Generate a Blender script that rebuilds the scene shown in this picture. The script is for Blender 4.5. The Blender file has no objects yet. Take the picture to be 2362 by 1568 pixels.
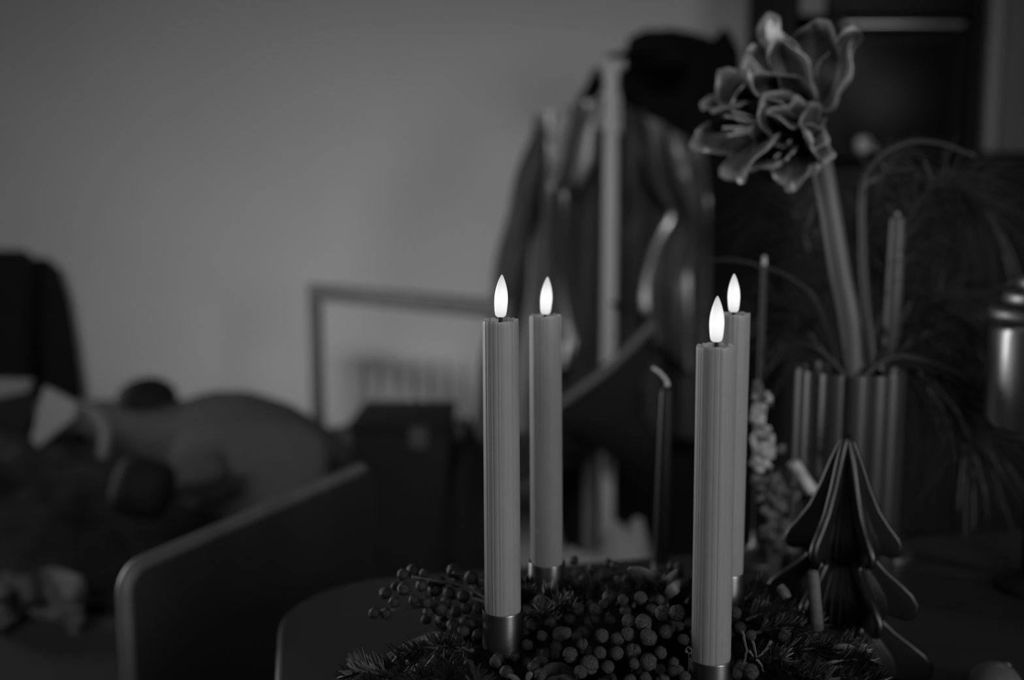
import bpy, bmesh, math, random
from mathutils import Vector, Matrix, noise
C = bpy.context.scene
COL = C.collection
R = math.radians
PI = math.pi

# ------------------------------------------------------------------ camera
F = 2296.0                       # 35 mm on a 36 mm sensor at 2362 px
PITCH = R(7.5)
H = 1.09                         # camera height, table top is 0.75
cam = bpy.data.cameras.new('camera')
cam.lens = 35.0
cam.sensor_width = 36.0
cam.clip_start = 0.02
cam.dof.use_dof = True
cam.dof.focus_distance = 0.568
cam.dof.aperture_fstop = 3.2
co = bpy.data.objects.new('camera', cam)
co.location = (0, 0, H)
co.rotation_euler = (PI / 2 - PITCH, 0, 0)
COL.objects.link(co)
C.camera = co

# ------------------------------------------------------------------ world, lights, exposure
w = bpy.data.worlds.new('room_light')
C.world = w
w.use_nodes = True
bg = w.node_tree.nodes['Background']
bg.inputs[0].default_value = (1, 1, 1, 1)
bg.inputs[1].default_value = 0.009


def area(name, loc, target, sx, sy, power, spread=180):
    l = bpy.data.lights.new(name, 'AREA')
    l.shape = 'RECTANGLE'
    l.size, l.size_y = sx, sy
    l.energy = power
    l.spread = R(spread)
    o = bpy.data.objects.new(name, l)
    o.location = loc
    o.rotation_euler = (Vector(target) - Vector(loc)).to_track_quat('-Z', 'Y').to_euler()
    COL.objects.link(o)
    return o


area('window_light_left', (-3.1, 2.75, 1.1), (0.15, 0.6, 0.9), 0.8, 2.0, 18.0, 95)
area('window_light_right', (2.3, -1.9, 1.6), (0.15, 0.6, 0.9), 0.9, 1.3, 9.5, 90)
area('added_wall_light', (-0.3, -2.6, 3.3), (0.0, 3.5, 0.38), 2.8, 0.8, 6.2, 31)  # added unseen lamp, narrow spread shapes the wall gradient and spares the foreground

C.view_settings.view_transform = 'Standard'
C.view_settings.look = 'None'
C.view_settings.gamma = 1.0
C.view_settings.use_curve_mapping = False
C.view_settings.exposure = 0.0

# ------------------------------------------------------------------ helpers
CAM = Vector((0, 0, H))
FWD = Vector((0, math.cos(PITCH), -math.sin(PITCH)))
UP = Vector((0, math.sin(PITCH), math.cos(PITCH)))


def ray(px, py):
    return FWD + Vector((1, 0, 0)) * ((px - 1181) / F) + UP * ((784 - py) / F)


def at(px, py, Y):
    d = ray(px, py)
    return CAM + d * (Y / d.y)


def at_z(px, py, z):
    d = ray(px, py)
    return CAM + d * ((z - H) / d.z)


def lerp(a, b, t):
    return a + (b - a) * t


def table_lookup(tab, t):
    """piecewise-linear value(s) from [(t, v), ...]"""
    if t <= tab[0][0]:
        return tab[0][1]
    for (t0, v0), (t1, v1) in zip(tab, tab[1:]):
        if t <= t1:
            return v0 + (v1 - v0) * ((t - t0) / (t1 - t0))
    return tab[-1][1]


MATS = {}


def mat(name, g, rough=0.6, metal=0.0, var=0.15, scale=30.0, bump=0.0, bscale=None, spec=0.5,
        stretch=(1, 1, 1), sss=0.0, sheen=0.0, coat=0.0, trans=0.0, bdist=0.002):
    """grey procedural material; g is linear albedo; noise varies it by +-var"""
    m = bpy.data.materials.new(name)
    m.use_nodes = True
    nt = m.node_tree
    b = nt.nodes['Principled BSDF']
    tc = nt.nodes.new('ShaderNodeTexCoord')
    mp = nt.nodes.new('ShaderNodeMapping')
    mp.inputs['Scale'].default_value = stretch
    nt.links.new(tc.outputs['Object'], mp.inputs['Vector'])
    n = nt.nodes.new('ShaderNodeTexNoise')
    n.inputs['Scale'].default_value = scale
    n.inputs['Detail'].default_value = 4
    nt.links.new(mp.outputs[0], n.inputs['Vector'])
    r = nt.nodes.new('ShaderNodeMapRange')
    r.inputs['From Min'].default_value = 0.3
    r.inputs['From Max'].default_value = 0.7
    r.inputs['To Min'].default_value = g * (1 - var)
    r.inputs['To Max'].default_value = g * (1 + var)
    nt.links.new(n.outputs['Fac'], r.inputs['Value'])
    nt.links.new(r.outputs[0], b.inputs['Base Color'])
    b.inputs['Roughness'].default_value = rough
    b.inputs['Metallic'].default_value = metal
    b.inputs['Specular IOR Level'].default_value = spec
    if sss:
        b.inputs['Subsurface Weight'].default_value = sss
        b.inputs['Subsurface Radius'].default_value = (1, 1, 1)
        b.inputs['Subsurface Scale'].default_value = 0.006
    if sheen:
        b.inputs['Sheen Weight'].default_value = sheen
    if coat:
        b.inputs['Coat Weight'].default_value = coat
        b.inputs['Coat Roughness'].default_value = 0.08
    if trans:
        b.inputs['Transmission Weight'].default_value = trans
    if bump:
        n2 = nt.nodes.new('ShaderNodeTexNoise')
        n2.inputs['Scale'].default_value = bscale or scale
        n2.inputs['Detail'].default_value = 3
        nt.links.new(mp.outputs[0], n2.inputs['Vector'])
        bp = nt.nodes.new('ShaderNodeBump')
        bp.inputs['Strength'].default_value = bump
        bp.inputs['Distance'].default_value = bdist
        nt.links.new(n2.outputs['Fac'], bp.inputs['Height'])
        nt.links.new(bp.outputs[0], b.inputs['Normal'])
    MATS[name] = m
    return m


class MB:
    """collects geometry for one mesh object"""

    def __init__(self):
        self.v, self.f = [], []

    def add(self, vs, fs):
        o = len(self.v)
        self.v += [Vector(v) for v in vs]
        self.f += [tuple(i + o for i in f) for f in fs]
        return self

    def grid(self, rows, close_u=False, cap0=False, cap1=False):
        """rows: equal-length lists of points"""
        n = len(rows[0])
        vs = [p for r in rows for p in r]
        fs = []
        for i in range(len(rows) - 1):
            for j in range(n if close_u else n - 1):
                k = (j + 1) % n
                fs.append((i * n + j, i * n + k, (i + 1) * n + k, (i + 1) * n + j))
        if cap0:
            fs.append(tuple(range(n - 1, -1, -1)))
        if cap1:
            b = (len(rows) - 1) * n
            fs.append(tuple(range(b, b + n)))
        return self.add(vs, fs)

    def lathe(self, prof, n=32, c=(0, 0, 0), axis=None, rfun=None):
        """prof: [(r, z)], around z through c (or around axis)"""
        q = Vector(axis).to_track_quat('Z', 'Y') if axis is not None else None
        rows = []
        for r, z in prof:
            row = []
            for k in range(n):
                a = 2 * PI * k / n
                rr = r * (rfun(a, z) if rfun else 1)
                p = Vector((rr * math.cos(a), rr * math.sin(a), z))
                if q:
                    p = q @ p
                row.append(p + Vector(c))
            rows.append(row)
        return self.grid(rows, True, True, True)

    def tube(self, pts, rad, n=10, flat=1.0):
        pts = [Vector(p) for p in pts]
        rows = []
        prev = None
        for i, p in enumerate(pts):
            t = (pts[min(i + 1, len(pts) - 1)] - pts[max(i - 1, 0)]).normalized()
            if prev is None:
                up = Vector((0, 0, 1)) if abs(t.z) < 0.9 else Vector((1, 0, 0))
                u = t.cross(up).normalized()
            else:
                u = (prev - t * prev.dot(t)).normalized()
            prev = u
            v = t.cross(u)
            r = rad[i] if isinstance(rad, (list, tuple)) else rad
            rows.append([p + u * (r * math.cos(2 * PI * k / n)) + v * (r * flat * math.sin(2 * PI * k / n)) for k in range(n)])
        return self.grid(rows, True, True, True)

    def box(self, lo, hi):
        x0, y0, z0 = lo
        x1, y1, z1 = hi
        vs = [(x0, y0, z0), (x1, y0, z0), (x1, y1, z0), (x0, y1, z0), (x0, y0, z1), (x1, y0, z1), (x1, y1, z1), (x0, y1, z1)]
        return self.add(vs, [(3, 2, 1, 0), (4, 5, 6, 7), (0, 1, 5, 4), (1, 2, 6, 5), (2, 3, 7, 6), (3, 0, 4, 7)])

    def slab(self, outline, off):
        """outline: 3D polygon points, extruded by vector off"""
        n = len(outline)
        off = Vector(off)
        vs = [Vector(p) for p in outline] + [Vector(p) + off for p in outline]
        fs = [tuple(range(n - 1, -1, -1)), tuple(range(n, 2 * n))]
        fs += [(i, (i + 1) % n, n + (i + 1) % n, n + i) for i in range(n)]
        return self.add(vs, fs)

    def mesh(self, name, m, origin=(0, 0, 0), smooth=True, bevel=0.0, segs=3):
        me = bpy.data.meshes.new(name)
        o = Vector(origin)
        me.from_pydata([v - o for v in self.v], [], self.f)
        me.validate()
        bm = bmesh.new()
        bm.from_mesh(me)
        bmesh.ops.recalc_face_normals(bm, faces=bm.faces)
        if bevel:
            es = [e for e in bm.edges if len(e.link_faces) == 2 and e.calc_face_angle(0) > R(40)]
            bmesh.ops.bevel(bm, geom=es, offset=bevel, segments=segs, affect='EDGES', profile=0.5)
        bm.to_mesh(me)
        bm.free()
        if smooth:
            me.shade_smooth()
            me.set_sharp_from_angle(angle=R(45))
        me.materials.append(m)
        return me


def link(name, me, parent=None, loc=(0, 0, 0), rot=None):
    o = bpy.data.objects.new(name, me)
    COL.objects.link(o)
    o.location = loc
    if rot:
        o.rotation_euler = rot
    if parent:
        o.parent = parent
    return o


def origin_of(o):
    p = Vector((0, 0, 0))
    while o is not None:
        p += Vector(o.location)
        o = o.parent
    return p


def part(name, mb, m, parent, **k):
    """mesh given in world coordinates, linked under parent"""
    return link(name, mb.mesh(name, m, origin_of(parent), **k), parent)


def thing(name, label, cat, loc=(0, 0, 0), group=None):
    o = bpy.data.objects.new(name, None)
    o.empty_display_size = 0.02
    COL.objects.link(o)
    o.location = loc
    o['label'] = label
    o['category'] = cat
    if group:
        o['group'] = group
    return o


def single(name, mb, m, label, cat, loc=(0, 0, 0), group=None, **k):
    o = link(name, mb.mesh(name, m, loc, **k), None, loc)
    o['label'] = label
    o['category'] = cat
    if group:
        o['group'] = group
    return o


def structure(name, mb, m, parent=None, **k):
    o = link(name, mb.mesh(name, m, (0, 0, 0), **k), parent)
    if parent is None:
        o['kind'] = 'structure'
    return o


def label(o, text):
    o['label'] = text
    return o


def smooth_path(pts, n=8):
    """Catmull-Rom through points"""
    P = [Vector(p) for p in pts]
    P = [P[0] * 2 - P[1]] + P + [P[-1] * 2 - P[-2]]
    out = []
    for i in range(1, len(P) - 2):
        a, b, c, d = P[i - 1:i + 3]
        for k in range(n):
            t = k / n
            out.append(0.5 * ((2 * b) + (c - a) * t + (2 * a - 5 * b + 4 * c - d) * t * t + (3 * b - a - 3 * c + d) * t ** 3))
    out.append(P[-2])
    return out


def nz(x, y, z=0.0):
    return noise.noise(Vector((x, y, z)))


# ------------------------------------------------------------------ materials
M_wall = mat('wall_paint', 0.62, 0.95, var=0.03, scale=3, spec=0.1)
M_floor = mat('pale_floor', 0.55, 0.6, var=0.08, scale=6, stretch=(1, 6, 1))
M_rug = mat('dark_rug', 0.035, 0.95, var=0.3, scale=60, bump=0.3, spec=0.1)
M_table = mat('dark_table', 0.022, 0.55, var=0.1, scale=12, stretch=(1, 8, 1), spec=0.3)
M_wax = mat('ribbed_wax', 0.28, 0.42, var=0.05, scale=60, bump=0.05, bscale=400, sss=0.35, spec=0.4)
M_wick = mat('black_wick', 0.006, 0.6)
M_brass = mat('brushed_metal', 0.24, 0.34, metal=1.0, var=0.1, scale=150, bump=0.06, bscale=420, stretch=(1, 1, 8), bdist=0.001)
M_moss = mat('dark_moss', 0.006, 1.0, var=0.5, scale=200, bump=0.8, bscale=300, spec=0.1)
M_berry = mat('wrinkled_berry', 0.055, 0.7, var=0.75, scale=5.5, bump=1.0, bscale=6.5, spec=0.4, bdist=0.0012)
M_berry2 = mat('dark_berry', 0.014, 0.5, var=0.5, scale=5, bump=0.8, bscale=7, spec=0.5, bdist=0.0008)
M_needle = mat('fir_needle', 0.022, 0.5, var=0.4, scale=120, spec=0.5)
M_needle_pale = mat('pale_fir_needle', 0.17, 0.5, var=0.3, scale=120, spec=0.5)
M_twig = mat('bark_twig', 0.05, 0.8, var=0.4, scale=150, bump=0.4, bscale=300)
M_twig_pale = mat('pale_twig', 0.095, 0.7, var=0.3, scale=150, bump=0.3, bscale=300)
M_leaf = mat('dark_leaf', 0.03, 0.5, var=0.3, scale=80)
M_leaf_pale = mat('pale_leaf_edge', 0.085, 0.5, var=0.2, scale=80)
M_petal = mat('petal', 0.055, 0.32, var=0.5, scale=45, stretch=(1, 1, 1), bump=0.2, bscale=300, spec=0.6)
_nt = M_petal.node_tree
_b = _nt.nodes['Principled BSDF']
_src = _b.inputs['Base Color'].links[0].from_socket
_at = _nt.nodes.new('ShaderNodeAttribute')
_at.attribute_name = 'rim_highlight'
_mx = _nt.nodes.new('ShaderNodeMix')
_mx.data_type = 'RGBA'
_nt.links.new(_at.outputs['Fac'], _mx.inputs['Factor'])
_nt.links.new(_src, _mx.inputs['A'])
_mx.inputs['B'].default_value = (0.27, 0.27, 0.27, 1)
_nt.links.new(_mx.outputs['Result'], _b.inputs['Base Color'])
M_stem = mat('flower_stem', 0.095, 0.45, var=0.15, scale=30, stretch=(8, 8, 0.5))
M_stem_dark = mat('dark_stem', 0.016, 0.5, var=0.2, scale=30)
M_pine = mat('long_pine_needle', 0.022, 0.5, var=0.4, scale=60)
M_vase = mat('glossy_vase', 0.055, 0.42, metal=0.6, var=0.1, scale=20)
M_tree = mat('dark_paper', 0.006, 0.38, var=0.2, scale=80, spec=0.6)
M_can = mat('silver_metal', 0.9, 0.42, metal=1.0, var=0.05, scale=30)
M_can.node_tree.nodes['Principled BSDF'].inputs['Anisotropic'].default_value = 0.85
M_can.node_tree.nodes['Principled BSDF'].inputs['Anisotropic Rotation'].default_value = 0.25
M_can_dark = mat('dark_metal', 0.30, 0.42, metal=1.0, var=0.05, scale=30)
M_satin = mat('grey_satin', 0.24, 0.34, metal=0.75, var=0.2, scale=8)
M_sleeve = mat('dark_sleeve', 0.017, 0.6, var=0.2, scale=8, spec=0.4)
M_lining = mat('dark_lining', 0.010, 0.6, var=0.3, scale=12, spec=0.4)
M_black = mat('black_cloth', 0.004, 0.95, var=0.3, scale=30, spec=0.1)
M_bag = mat('dark_bag_cloth', 0.005, 0.8, var=0.3, scale=40, spec=0.2)
M_strap = mat('grey_strap', 0.11, 0.8, var=0.15, scale=60)
M_bundle = mat('pale_bundle_cloth', 0.30, 0.9, var=0.08, scale=12, spec=0.1)
M_pole = mat('pale_wood', 0.33, 0.55, var=0.1, scale=8, stretch=(10, 10, 0.6))
M_chair = mat('grey_painted_wood', 0.10, 0.6, var=0.1, scale=20)
M_chair2 = mat('grey_post_wood', 0.10, 0.6, var=0.1, scale=20)  # chair back posts, same grey as the rail
M_panel = mat('chair_panel', 0.018, 0.6, var=0.1, scale=20)
M_tall = mat('dark_upholstery', 0.010, 0.85, var=0.2, scale=30, spec=0.2)
M_panel_lit_edge = mat('chair_panel_lit_edge', 0.11, 0.5, var=0.1, scale=20)
M_sofa = mat('sofa_cloth', 0.075, 0.95, var=0.12, scale=60, bump=0.2, spec=0.1)
M_seat = mat('sofa_seat_cloth', 0.06, 0.95, var=0.12, scale=60, bump=0.2, spec=0.1)
M_blanket = mat('dark_blanket', 0.028, 0.95, var=0.3, scale=20, spec=0.1)
M_palecloth = mat('pale_cloth', 0.16, 0.9, var=0.1, scale=20, spec=0.1)
M_paper = mat('pale_paper', 0.22, 0.9, var=0.06, scale=10, spec=0.1)
M_rad = mat('white_radiator', 0.56, 0.6, var=0.03, scale=10)
M_box = mat('black_box', 0.008, 0.8, var=0.2, scale=10, spec=0.2)
M_cab = mat('grey_cabinet', 0.10, 0.6, var=0.05, scale=5)
M_cab_light = mat('pale_cabinet_edge', 0.22, 0.6, var=0.05, scale=5)
M_cab_dark = mat('dark_cabinet', 0.010, 0.7, var=0.1, scale=5, spec=0.2)
M_oven = mat('oven_black', 0.002, 0.5, var=0.1, scale=5, spec=0.2)
M_glass = mat('oven_glass', 0.004, 0.35, var=0.1, scale=5, spec=0.15)
M_handle = mat('handle_metal', 0.5, 0.3, metal=1.0, var=0.05)
M_greycandle2 = mat('pale_grey_wax', 0.07, 0.5, var=0.05, scale=40)
M_greycandle = mat('grey_wax', 0.025, 0.5, var=0.05, scale=40, sss=0.2)
M_darkcandle = mat('dark_wax', 0.018, 0.35, var=0.1, scale=40)
M_cream = mat('pale_wick', 0.45, 0.7, var=0.1, scale=100)
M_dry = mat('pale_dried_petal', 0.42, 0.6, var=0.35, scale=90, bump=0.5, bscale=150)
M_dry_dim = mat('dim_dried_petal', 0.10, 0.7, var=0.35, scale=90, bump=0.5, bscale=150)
M_bauble = mat('pale_bauble', 0.10, 0.4, var=0.1, scale=40)

# LED flame: emission brightest in the middle, weaker at the tip and at the base
M_flame = bpy.data.materials.new('led_flame')
M_flame.use_nodes = True
nt = M_flame.node_tree
b = nt.nodes['Principled BSDF']
b.inputs['Base Color'].default_value = (0.12, 0.12, 0.12, 1)
b.inputs['Roughness'].default_value = 0.5
tc = nt.nodes.new('ShaderNodeTexCoord')
sp = nt.nodes.new('ShaderNodeSeparateXYZ')
nt.links.new(tc.outputs['Object'], sp.inputs[0])
rm = nt.nodes.new('ShaderNodeMapRange')
rm.inputs['From Max'].default_value = 0.0245
nt.links.new(sp.outputs['Z'], rm.inputs['Value'])
cr = nt.nodes.new('ShaderNodeValToRGB')
e = cr.color_ramp
e.elements[0].position, e.elements[0].color = 0.0, (0.62, 0.62, 0.62, 1)
e.elements[1].position, e.elements[1].color = 1.0, (0.50, 0.50, 0.50, 1)
for pos, v in ((0.18, 0.86), (0.40, 1.0), (0.62, 0.9), (0.8, 0.70)):
    k = e.elements.new(pos)
    k.color = (v, v, v, 1)
nt.links.new(rm.outputs[0], cr.inputs[0])
nt.links.new(cr.outputs[0], b.inputs['Emission Color'])
b.inputs['Emission Strength'].default_value = 0.98

# ------------------------------------------------------------------ the room
WALL_Y = 3.5
structure('wall_back', MB().box((-4.5, WALL_Y, 0), (3.6, WALL_Y + 0.12, 2.6)), M_wall, smooth=False)
structure('floor', MB().box((-4.5, -2.5, -0.08), (3.6, WALL_Y, 0)), M_floor, smooth=False)
structure('baseboard_back', MB().box((-4.5, WALL_Y - 0.016, 0), (3.6, WALL_Y, 0.07)), M_rad, smooth=False)

# rug under the seating
rug = MB()
rug.box((-3.4, 0.2, 0.0), (-0.03, 3.2, 0.012))
single('floor_rug', rug, M_rug, 'dark flat rug on the pale floor under the sofa and chairs', 'rug', (-1.7, 1.7, 0), bevel=0.004)

# radiator low on the wall
a = at(800, 830, 3.42)
bq = at(1075, 965, 3.42)
t = thing('wall_radiator', 'pale ribbed radiator low on the wall behind the open-backed chair', 'radiator', ((a.x + bq.x) / 2, 3.46, bq.z))
n = 7
for i in range(n):
    x0 = lerp(a.x, bq.x, i / n)
    x1 = lerp(a.x, bq.x, (i + 1) / n)
    part('radiator_column', MB().box((x0 + 0.004, 3.415, bq.z), (x1 - 0.004, 3.475, a.z)), M_rad, t, bevel=0.015)
part('radiator_rail', MB().box((a.x, 3.44, bq.z + 0.02), (bq.x, 3.5, bq.z + 0.05)), M_rad, t)

# ------------------------------------------------------------------ kitchen cabinet with an oven at the right
KY = 3.0
def kx(px):
    return at(px, 300, KY).x
def kz(py):
    return at(1900, py, KY).z
cab = thing('kitchen_cabinet', 'tall dark kitchen cabinet at the right with pale upright edge and grey door', 'cabinet', (kx(2080), 3.24, 0))
zt, zs, ztop = kz(352), kz(-160), kz(-260)
part('side_panel', MB().box((kx(1805), KY, 0), (kx(1832), WALL_Y - 0.02, ztop)), M_cab_dark, cab, bevel=0.003)
part('side_panel', MB().box((kx(2234), KY, 0), (kx(2256), WALL_Y - 0.02, ztop)), M_cab_dark, cab, bevel=0.003)
part('back_panel', MB().box((kx(1832), WALL_Y - 0.05, 0), (kx(2234), WALL_Y - 0.02, ztop)), M_cab_dark, cab, smooth=False)
label(part('edge_strip', MB().box((kx(2262), KY - 0.03, zt), (kx(2290), KY + 0.02, ztop)), M_cab_light, cab, bevel=0.004), 'pale upright strip')
part('carcass', MB().box((kx(2257), KY + 0.022, 0), (kx(2520), WALL_Y - 0.02, ztop)), M_cab_dark, cab, smooth=False)
part('upper_door', MB().box((kx(2300), KY - 0.01, zt), (kx(2515), KY + 0.02, ztop)), M_cab, cab, bevel=0.004)
part('lower_door', MB().box((kx(2262), KY - 0.01, 0.08), (kx(2515), KY + 0.02, zt - 0.012)), M_cab_dark, cab, bevel=0.004)
part('shelf', MB().box((kx(1832), KY - 0.008, zt - 0.018), (kx(2234), WALL_Y - 0.05, zt)), M_cab, cab, bevel=0.003)
part('lower_drawer_front', MB().box((kx(1834), KY - 0.005, 0.08), (kx(2232), KY + 0.02, zt - 0.03)), M_cab_dark, cab, bevel=0.004)
label(part('upper_panel', MB().box((kx(1836), KY, kz(34)), (kx(1893), KY + 0.02, ztop)), M_cab_light, cab, bevel=0.004), 'pale grey panel above the oven corner')

ov = thing('built_in_oven', 'black built-in oven with a pale bar handle in the dark kitchen cabinet', 'oven', (kx(2060), 3.2, zt))
part('oven_body', MB().box((kx(1898), KY + 0.03, zt + 0.002), (kx(2230), WALL_Y - 0.06, kz(-90))), M_oven, ov, smooth=False)
dr = part('oven_door', MB().box((kx(1900), KY, zt + 0.006), (kx(2228), KY + 0.028, kz(40))), M_oven, ov, bevel=0.004)
part('door_glass', MB().box((kx(1940), KY - 0.004, kz(315)), (kx(2190), KY, kz(100))), M_glass, dr, bevel=0.002)
hd = MB()
hz = kz(62)
hd.tube([(lerp(kx(1925), kx(2195), i / 12), KY - 0.035 - 0.006 * math.sin(PI * i / 12), hz) for i in range(13)], 0.011, 12)
for px in (1950, 2170):
    hd.tube([(kx(px), KY - 0.036, hz), (kx(px), KY, hz)], 0.007, 8)
label(part('handle', hd, M_handle, dr), 'pale bar handle')
cp = part('control_panel', MB().box((kx(1900), KY, kz(34)), (kx(2228), KY + 0.028, kz(-85))), M_oven, ov, bevel=0.004)
for px in (1990, 2140):
    part('knob', MB().lathe([(0.001, 0), (0.016, 0), (0.018, 0.012), (0.014, 0.02), (0.001, 0.021)], 20, (kx(px), KY, kz(-30)), (0, -1, 0)), M_can_dark, cp)
# pale solid blob in place of a lamp reflection, on the protruding shelf lip
part('shelf_lip', MB().box((kx(1880), KY - 0.09, zt - 0.016), (kx(2232), KY - 0.009, zt - 0.002)), M_cab_dark, cab, bevel=0.003)
pp = Vector((at(1990, 330, KY - 0.05).x, KY - 0.05, zt - 0.002))
single('reflection_blob', MB().lathe([(0.001, 0), (0.014, 0), (0.020, 0.012), (0.022, 0.026), (0.018, 0.038), (0.010, 0.043), (0.001, 0.044)], 20, pp),
       M_rad, 'small pale rounded blob added as a reflection on the shelf lip below the black oven', 'reflection', pp)

# ------------------------------------------------------------------ coat stand and the clothes on it
SY = 2.42
top = at(1412, 150, SY)
st = thing('coat_stand', 'pale wooden coat stand post in front of the hanging grey jacket', 'coat stand', (top.x, SY, 0))
post = MB()
xb = at(1403, 900, SY).x
post.tube([(xb, SY, 0.03), (xb, SY, 0.4), (lerp(xb, top.x, 0.5), SY, 0.9), (top.x, SY, top.z)], [0.019, 0.018, 0.017, 0.016], 16)
part('post', post, M_pole, st)
cb = MB()
cb.tube([(top.x - 0.030, SY, top.z + 0.003), (top.x - 0.015, SY, top.z - 0.004), (top.x + 0.015, SY, top.z - 0.004), (top.x + 0.030, SY, top.z + 0.003)], [0.008, 0.013, 0.013, 0.008], 12)
part('top_crossbar', cb, M_pole, st)
for dy, zz in ((0.02, top.z - 0.05), (0.02, top.z - 0.12)):
    part('peg', MB().tube([(top.x, SY + dy, zz), (top.x, SY + 0.10, zz + 0.02), (top.x, SY + 0.15, zz + 0.05)], [0.011, 0.010, 0.012], 10), M_pole, st)
for k in range(4):
    a = PI / 4 + k * PI / 2
    fb = MB()
    d = Vector((math.cos(a), math.sin(a), 0))
    fb.tube([Vector((xb, SY, 0.16)), Vector((xb, SY, 0.09)) + d * 0.1, Vector((xb, SY, 0.02)) + d * 0.27], [0.02, 0.019, 0.016], 10)
    part('foot', fb, M_pole, st)


def sheet(rows, Y, fold=None, nu=30, nv=44, bulge=0.05, thick=0.012):
    """cloth panel hanging between a left and a right outline; rows = [(py, (xl, yl), (xr, yr)), ...]"""
    mb = MB()
    grid, back = [], []
    n = len(rows)
    for i in range(nv):
        s = i / (nv - 1)
        tab_l = [(k / (n - 1), Vector(r[0])) for k, r in enumerate(rows)]
        tab_r = [(k / (n - 1), Vector(r[1])) for k, r in enumerate(rows)]
        pl, pr = table_lookup(tab_l, s), table_lookup(tab_r, s)
        row = []
        for j in range(nu):
            u = j / (nu - 1)
            q = pl.lerp(pr, u)
            y = Y - bulge * math.sin(PI * u) + (fold(u, s) if fold else 0)
            row.append(at(q.x, q.y, Y) + Vector((0, y - Y, 0)))
        grid.append(row)
        back.append([p + Vector((0, thick, 0)) for p in row])
    mb.grid(grid)
    o = len(mb.v)
    mb.grid(back)
    nvv = nv * nu
    # close the rim
    ring = [j for j in range(nu)] + [i * nu + nu - 1 for i in range(1, nv)] + [(nv - 1) * nu + j for j in range(nu - 2, -1, -1)] + [i * nu for i in range(nv - 2, 0, -1)]
    for q in range(len(ring)):
        i0, i1 = ring[q], ring[(q + 1) % len(ring)]
        mb.f.append((i0, i1, nvv + i1, nvv + i0))
    return mb


JY = 2.60
jk = thing('satin_jacket', 'grey satin jacket with dark sleeves hanging open behind the pale coat stand post', 'jacket', (at(1420, 500, JY).x, JY, at(1420, 900, JY).z))
part('lining', sheet([((1238, 262), (1615, 345)), ((1232, 520), (1622, 520)), ((1225, 780), (1622, 780)), ((1215, 1010), (1615, 1010))], JY + 0.06,
                     lambda u, s: 0.010 * math.sin(u * 22 + 2 * s), bulge=-0.02), M_lining, jk)
part('front_panel', sheet([((1230, 272), (1392, 226)), ((1234, 395), (1345, 370)), ((1234, 450), (1306, 440)), ((1233, 560), (1304, 550)), ((1230, 690), (1326, 690)), ((1228, 800), (1342, 780)), ((1226, 880), (1320, 830))], JY,
                          lambda u, s: 0.050 * math.sin(u * 9 + 2.2 * s + 0.6) * min(1, 3 * s) + 0.018 * math.sin(u * 21 - 3 * s)), M_satin, jk)
part('front_panel', sheet([((1440, 240), (1622, 350)), ((1472, 330), (1625, 400)), ((1500, 420), (1628, 470)), ((1548, 485), (1630, 540)), ((1500, 560), (1632, 620)), ((1478, 640), (1634, 700)), ((1476, 710), (1634, 780)), ((1492, 775), (1630, 880))], JY,
                          lambda u, s: 0.055 * math.sin(u * 10.5 - 1.6 * s + 0.2) * min(1, 3 * s) + 0.018 * math.sin(u * 24 + 2 * s)), M_satin, jk)
lp = sheet([((1372, 236), (1392, 226)), ((1330, 330), (1380, 300)), ((1318, 400), (1374, 370)), ((1330, 440), (1345, 420))], JY - 0.035, None, 10, 14, 0.01, 0.008)
part('lapel', lp, M_satin, jk)
lp = sheet([((1432, 236), (1450, 246)), ((1436, 330), (1480, 330)), ((1440, 420), (1470, 430)), ((1448, 470), (1458, 470))], JY - 0.035, None, 10, 14, 0.01, 0.008)
part('lapel', lp, M_sleeve, jk)
# collar band behind the post
part('collar', MB().tube(smooth_path([at(1345, 245, JY - 0.01), at(1372, 200, JY + 0.02), at(1395, 160, JY + 0.05), at(1430, 165, JY + 0.05), at(1450, 235, JY)]), 0.030, 10, 0.5), M_black, jk)


def sleeve(pts, radii, m, name='sleeve'):
    P = smooth_path(pts, 8)
    rr = [lerp(radii[min(int(i / 8), len(radii) - 1)], radii[min(int(i / 8) + 1, len(radii) - 1)], (i % 8) / 8) for i in range(len(P))]
    mb = MB()
    mb.tube(P, rr, 20, 0.75)
    for v in mb.v:
        d = 0.006 * math.sin(v.z * 14 + v.x * 60) + 0.006 * nz(v.x * 20, v.z * 7, v.y * 20)
        v.x += d * 0.6
        v.y += d
    return part(name, mb, m, jk)


sleeve([at(1252, 300, JY), at(1222, 420, JY), at(1192, 560, JY), at(1162, 760, JY), at(1128, 1015, JY)], [0.036, 0.050, 0.056, 0.062, 0.066], M_sleeve)
sleeve([at(1612, 360, JY + 0.03), at(1600, 480, JY + 0.03), at(1592, 640, JY + 0.03), at(1585, 800, JY + 0.03), at(1575, 1000, JY + 0.03)], [0.03, 0.045, 0.05, 0.052, 0.05], M_sleeve)

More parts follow.
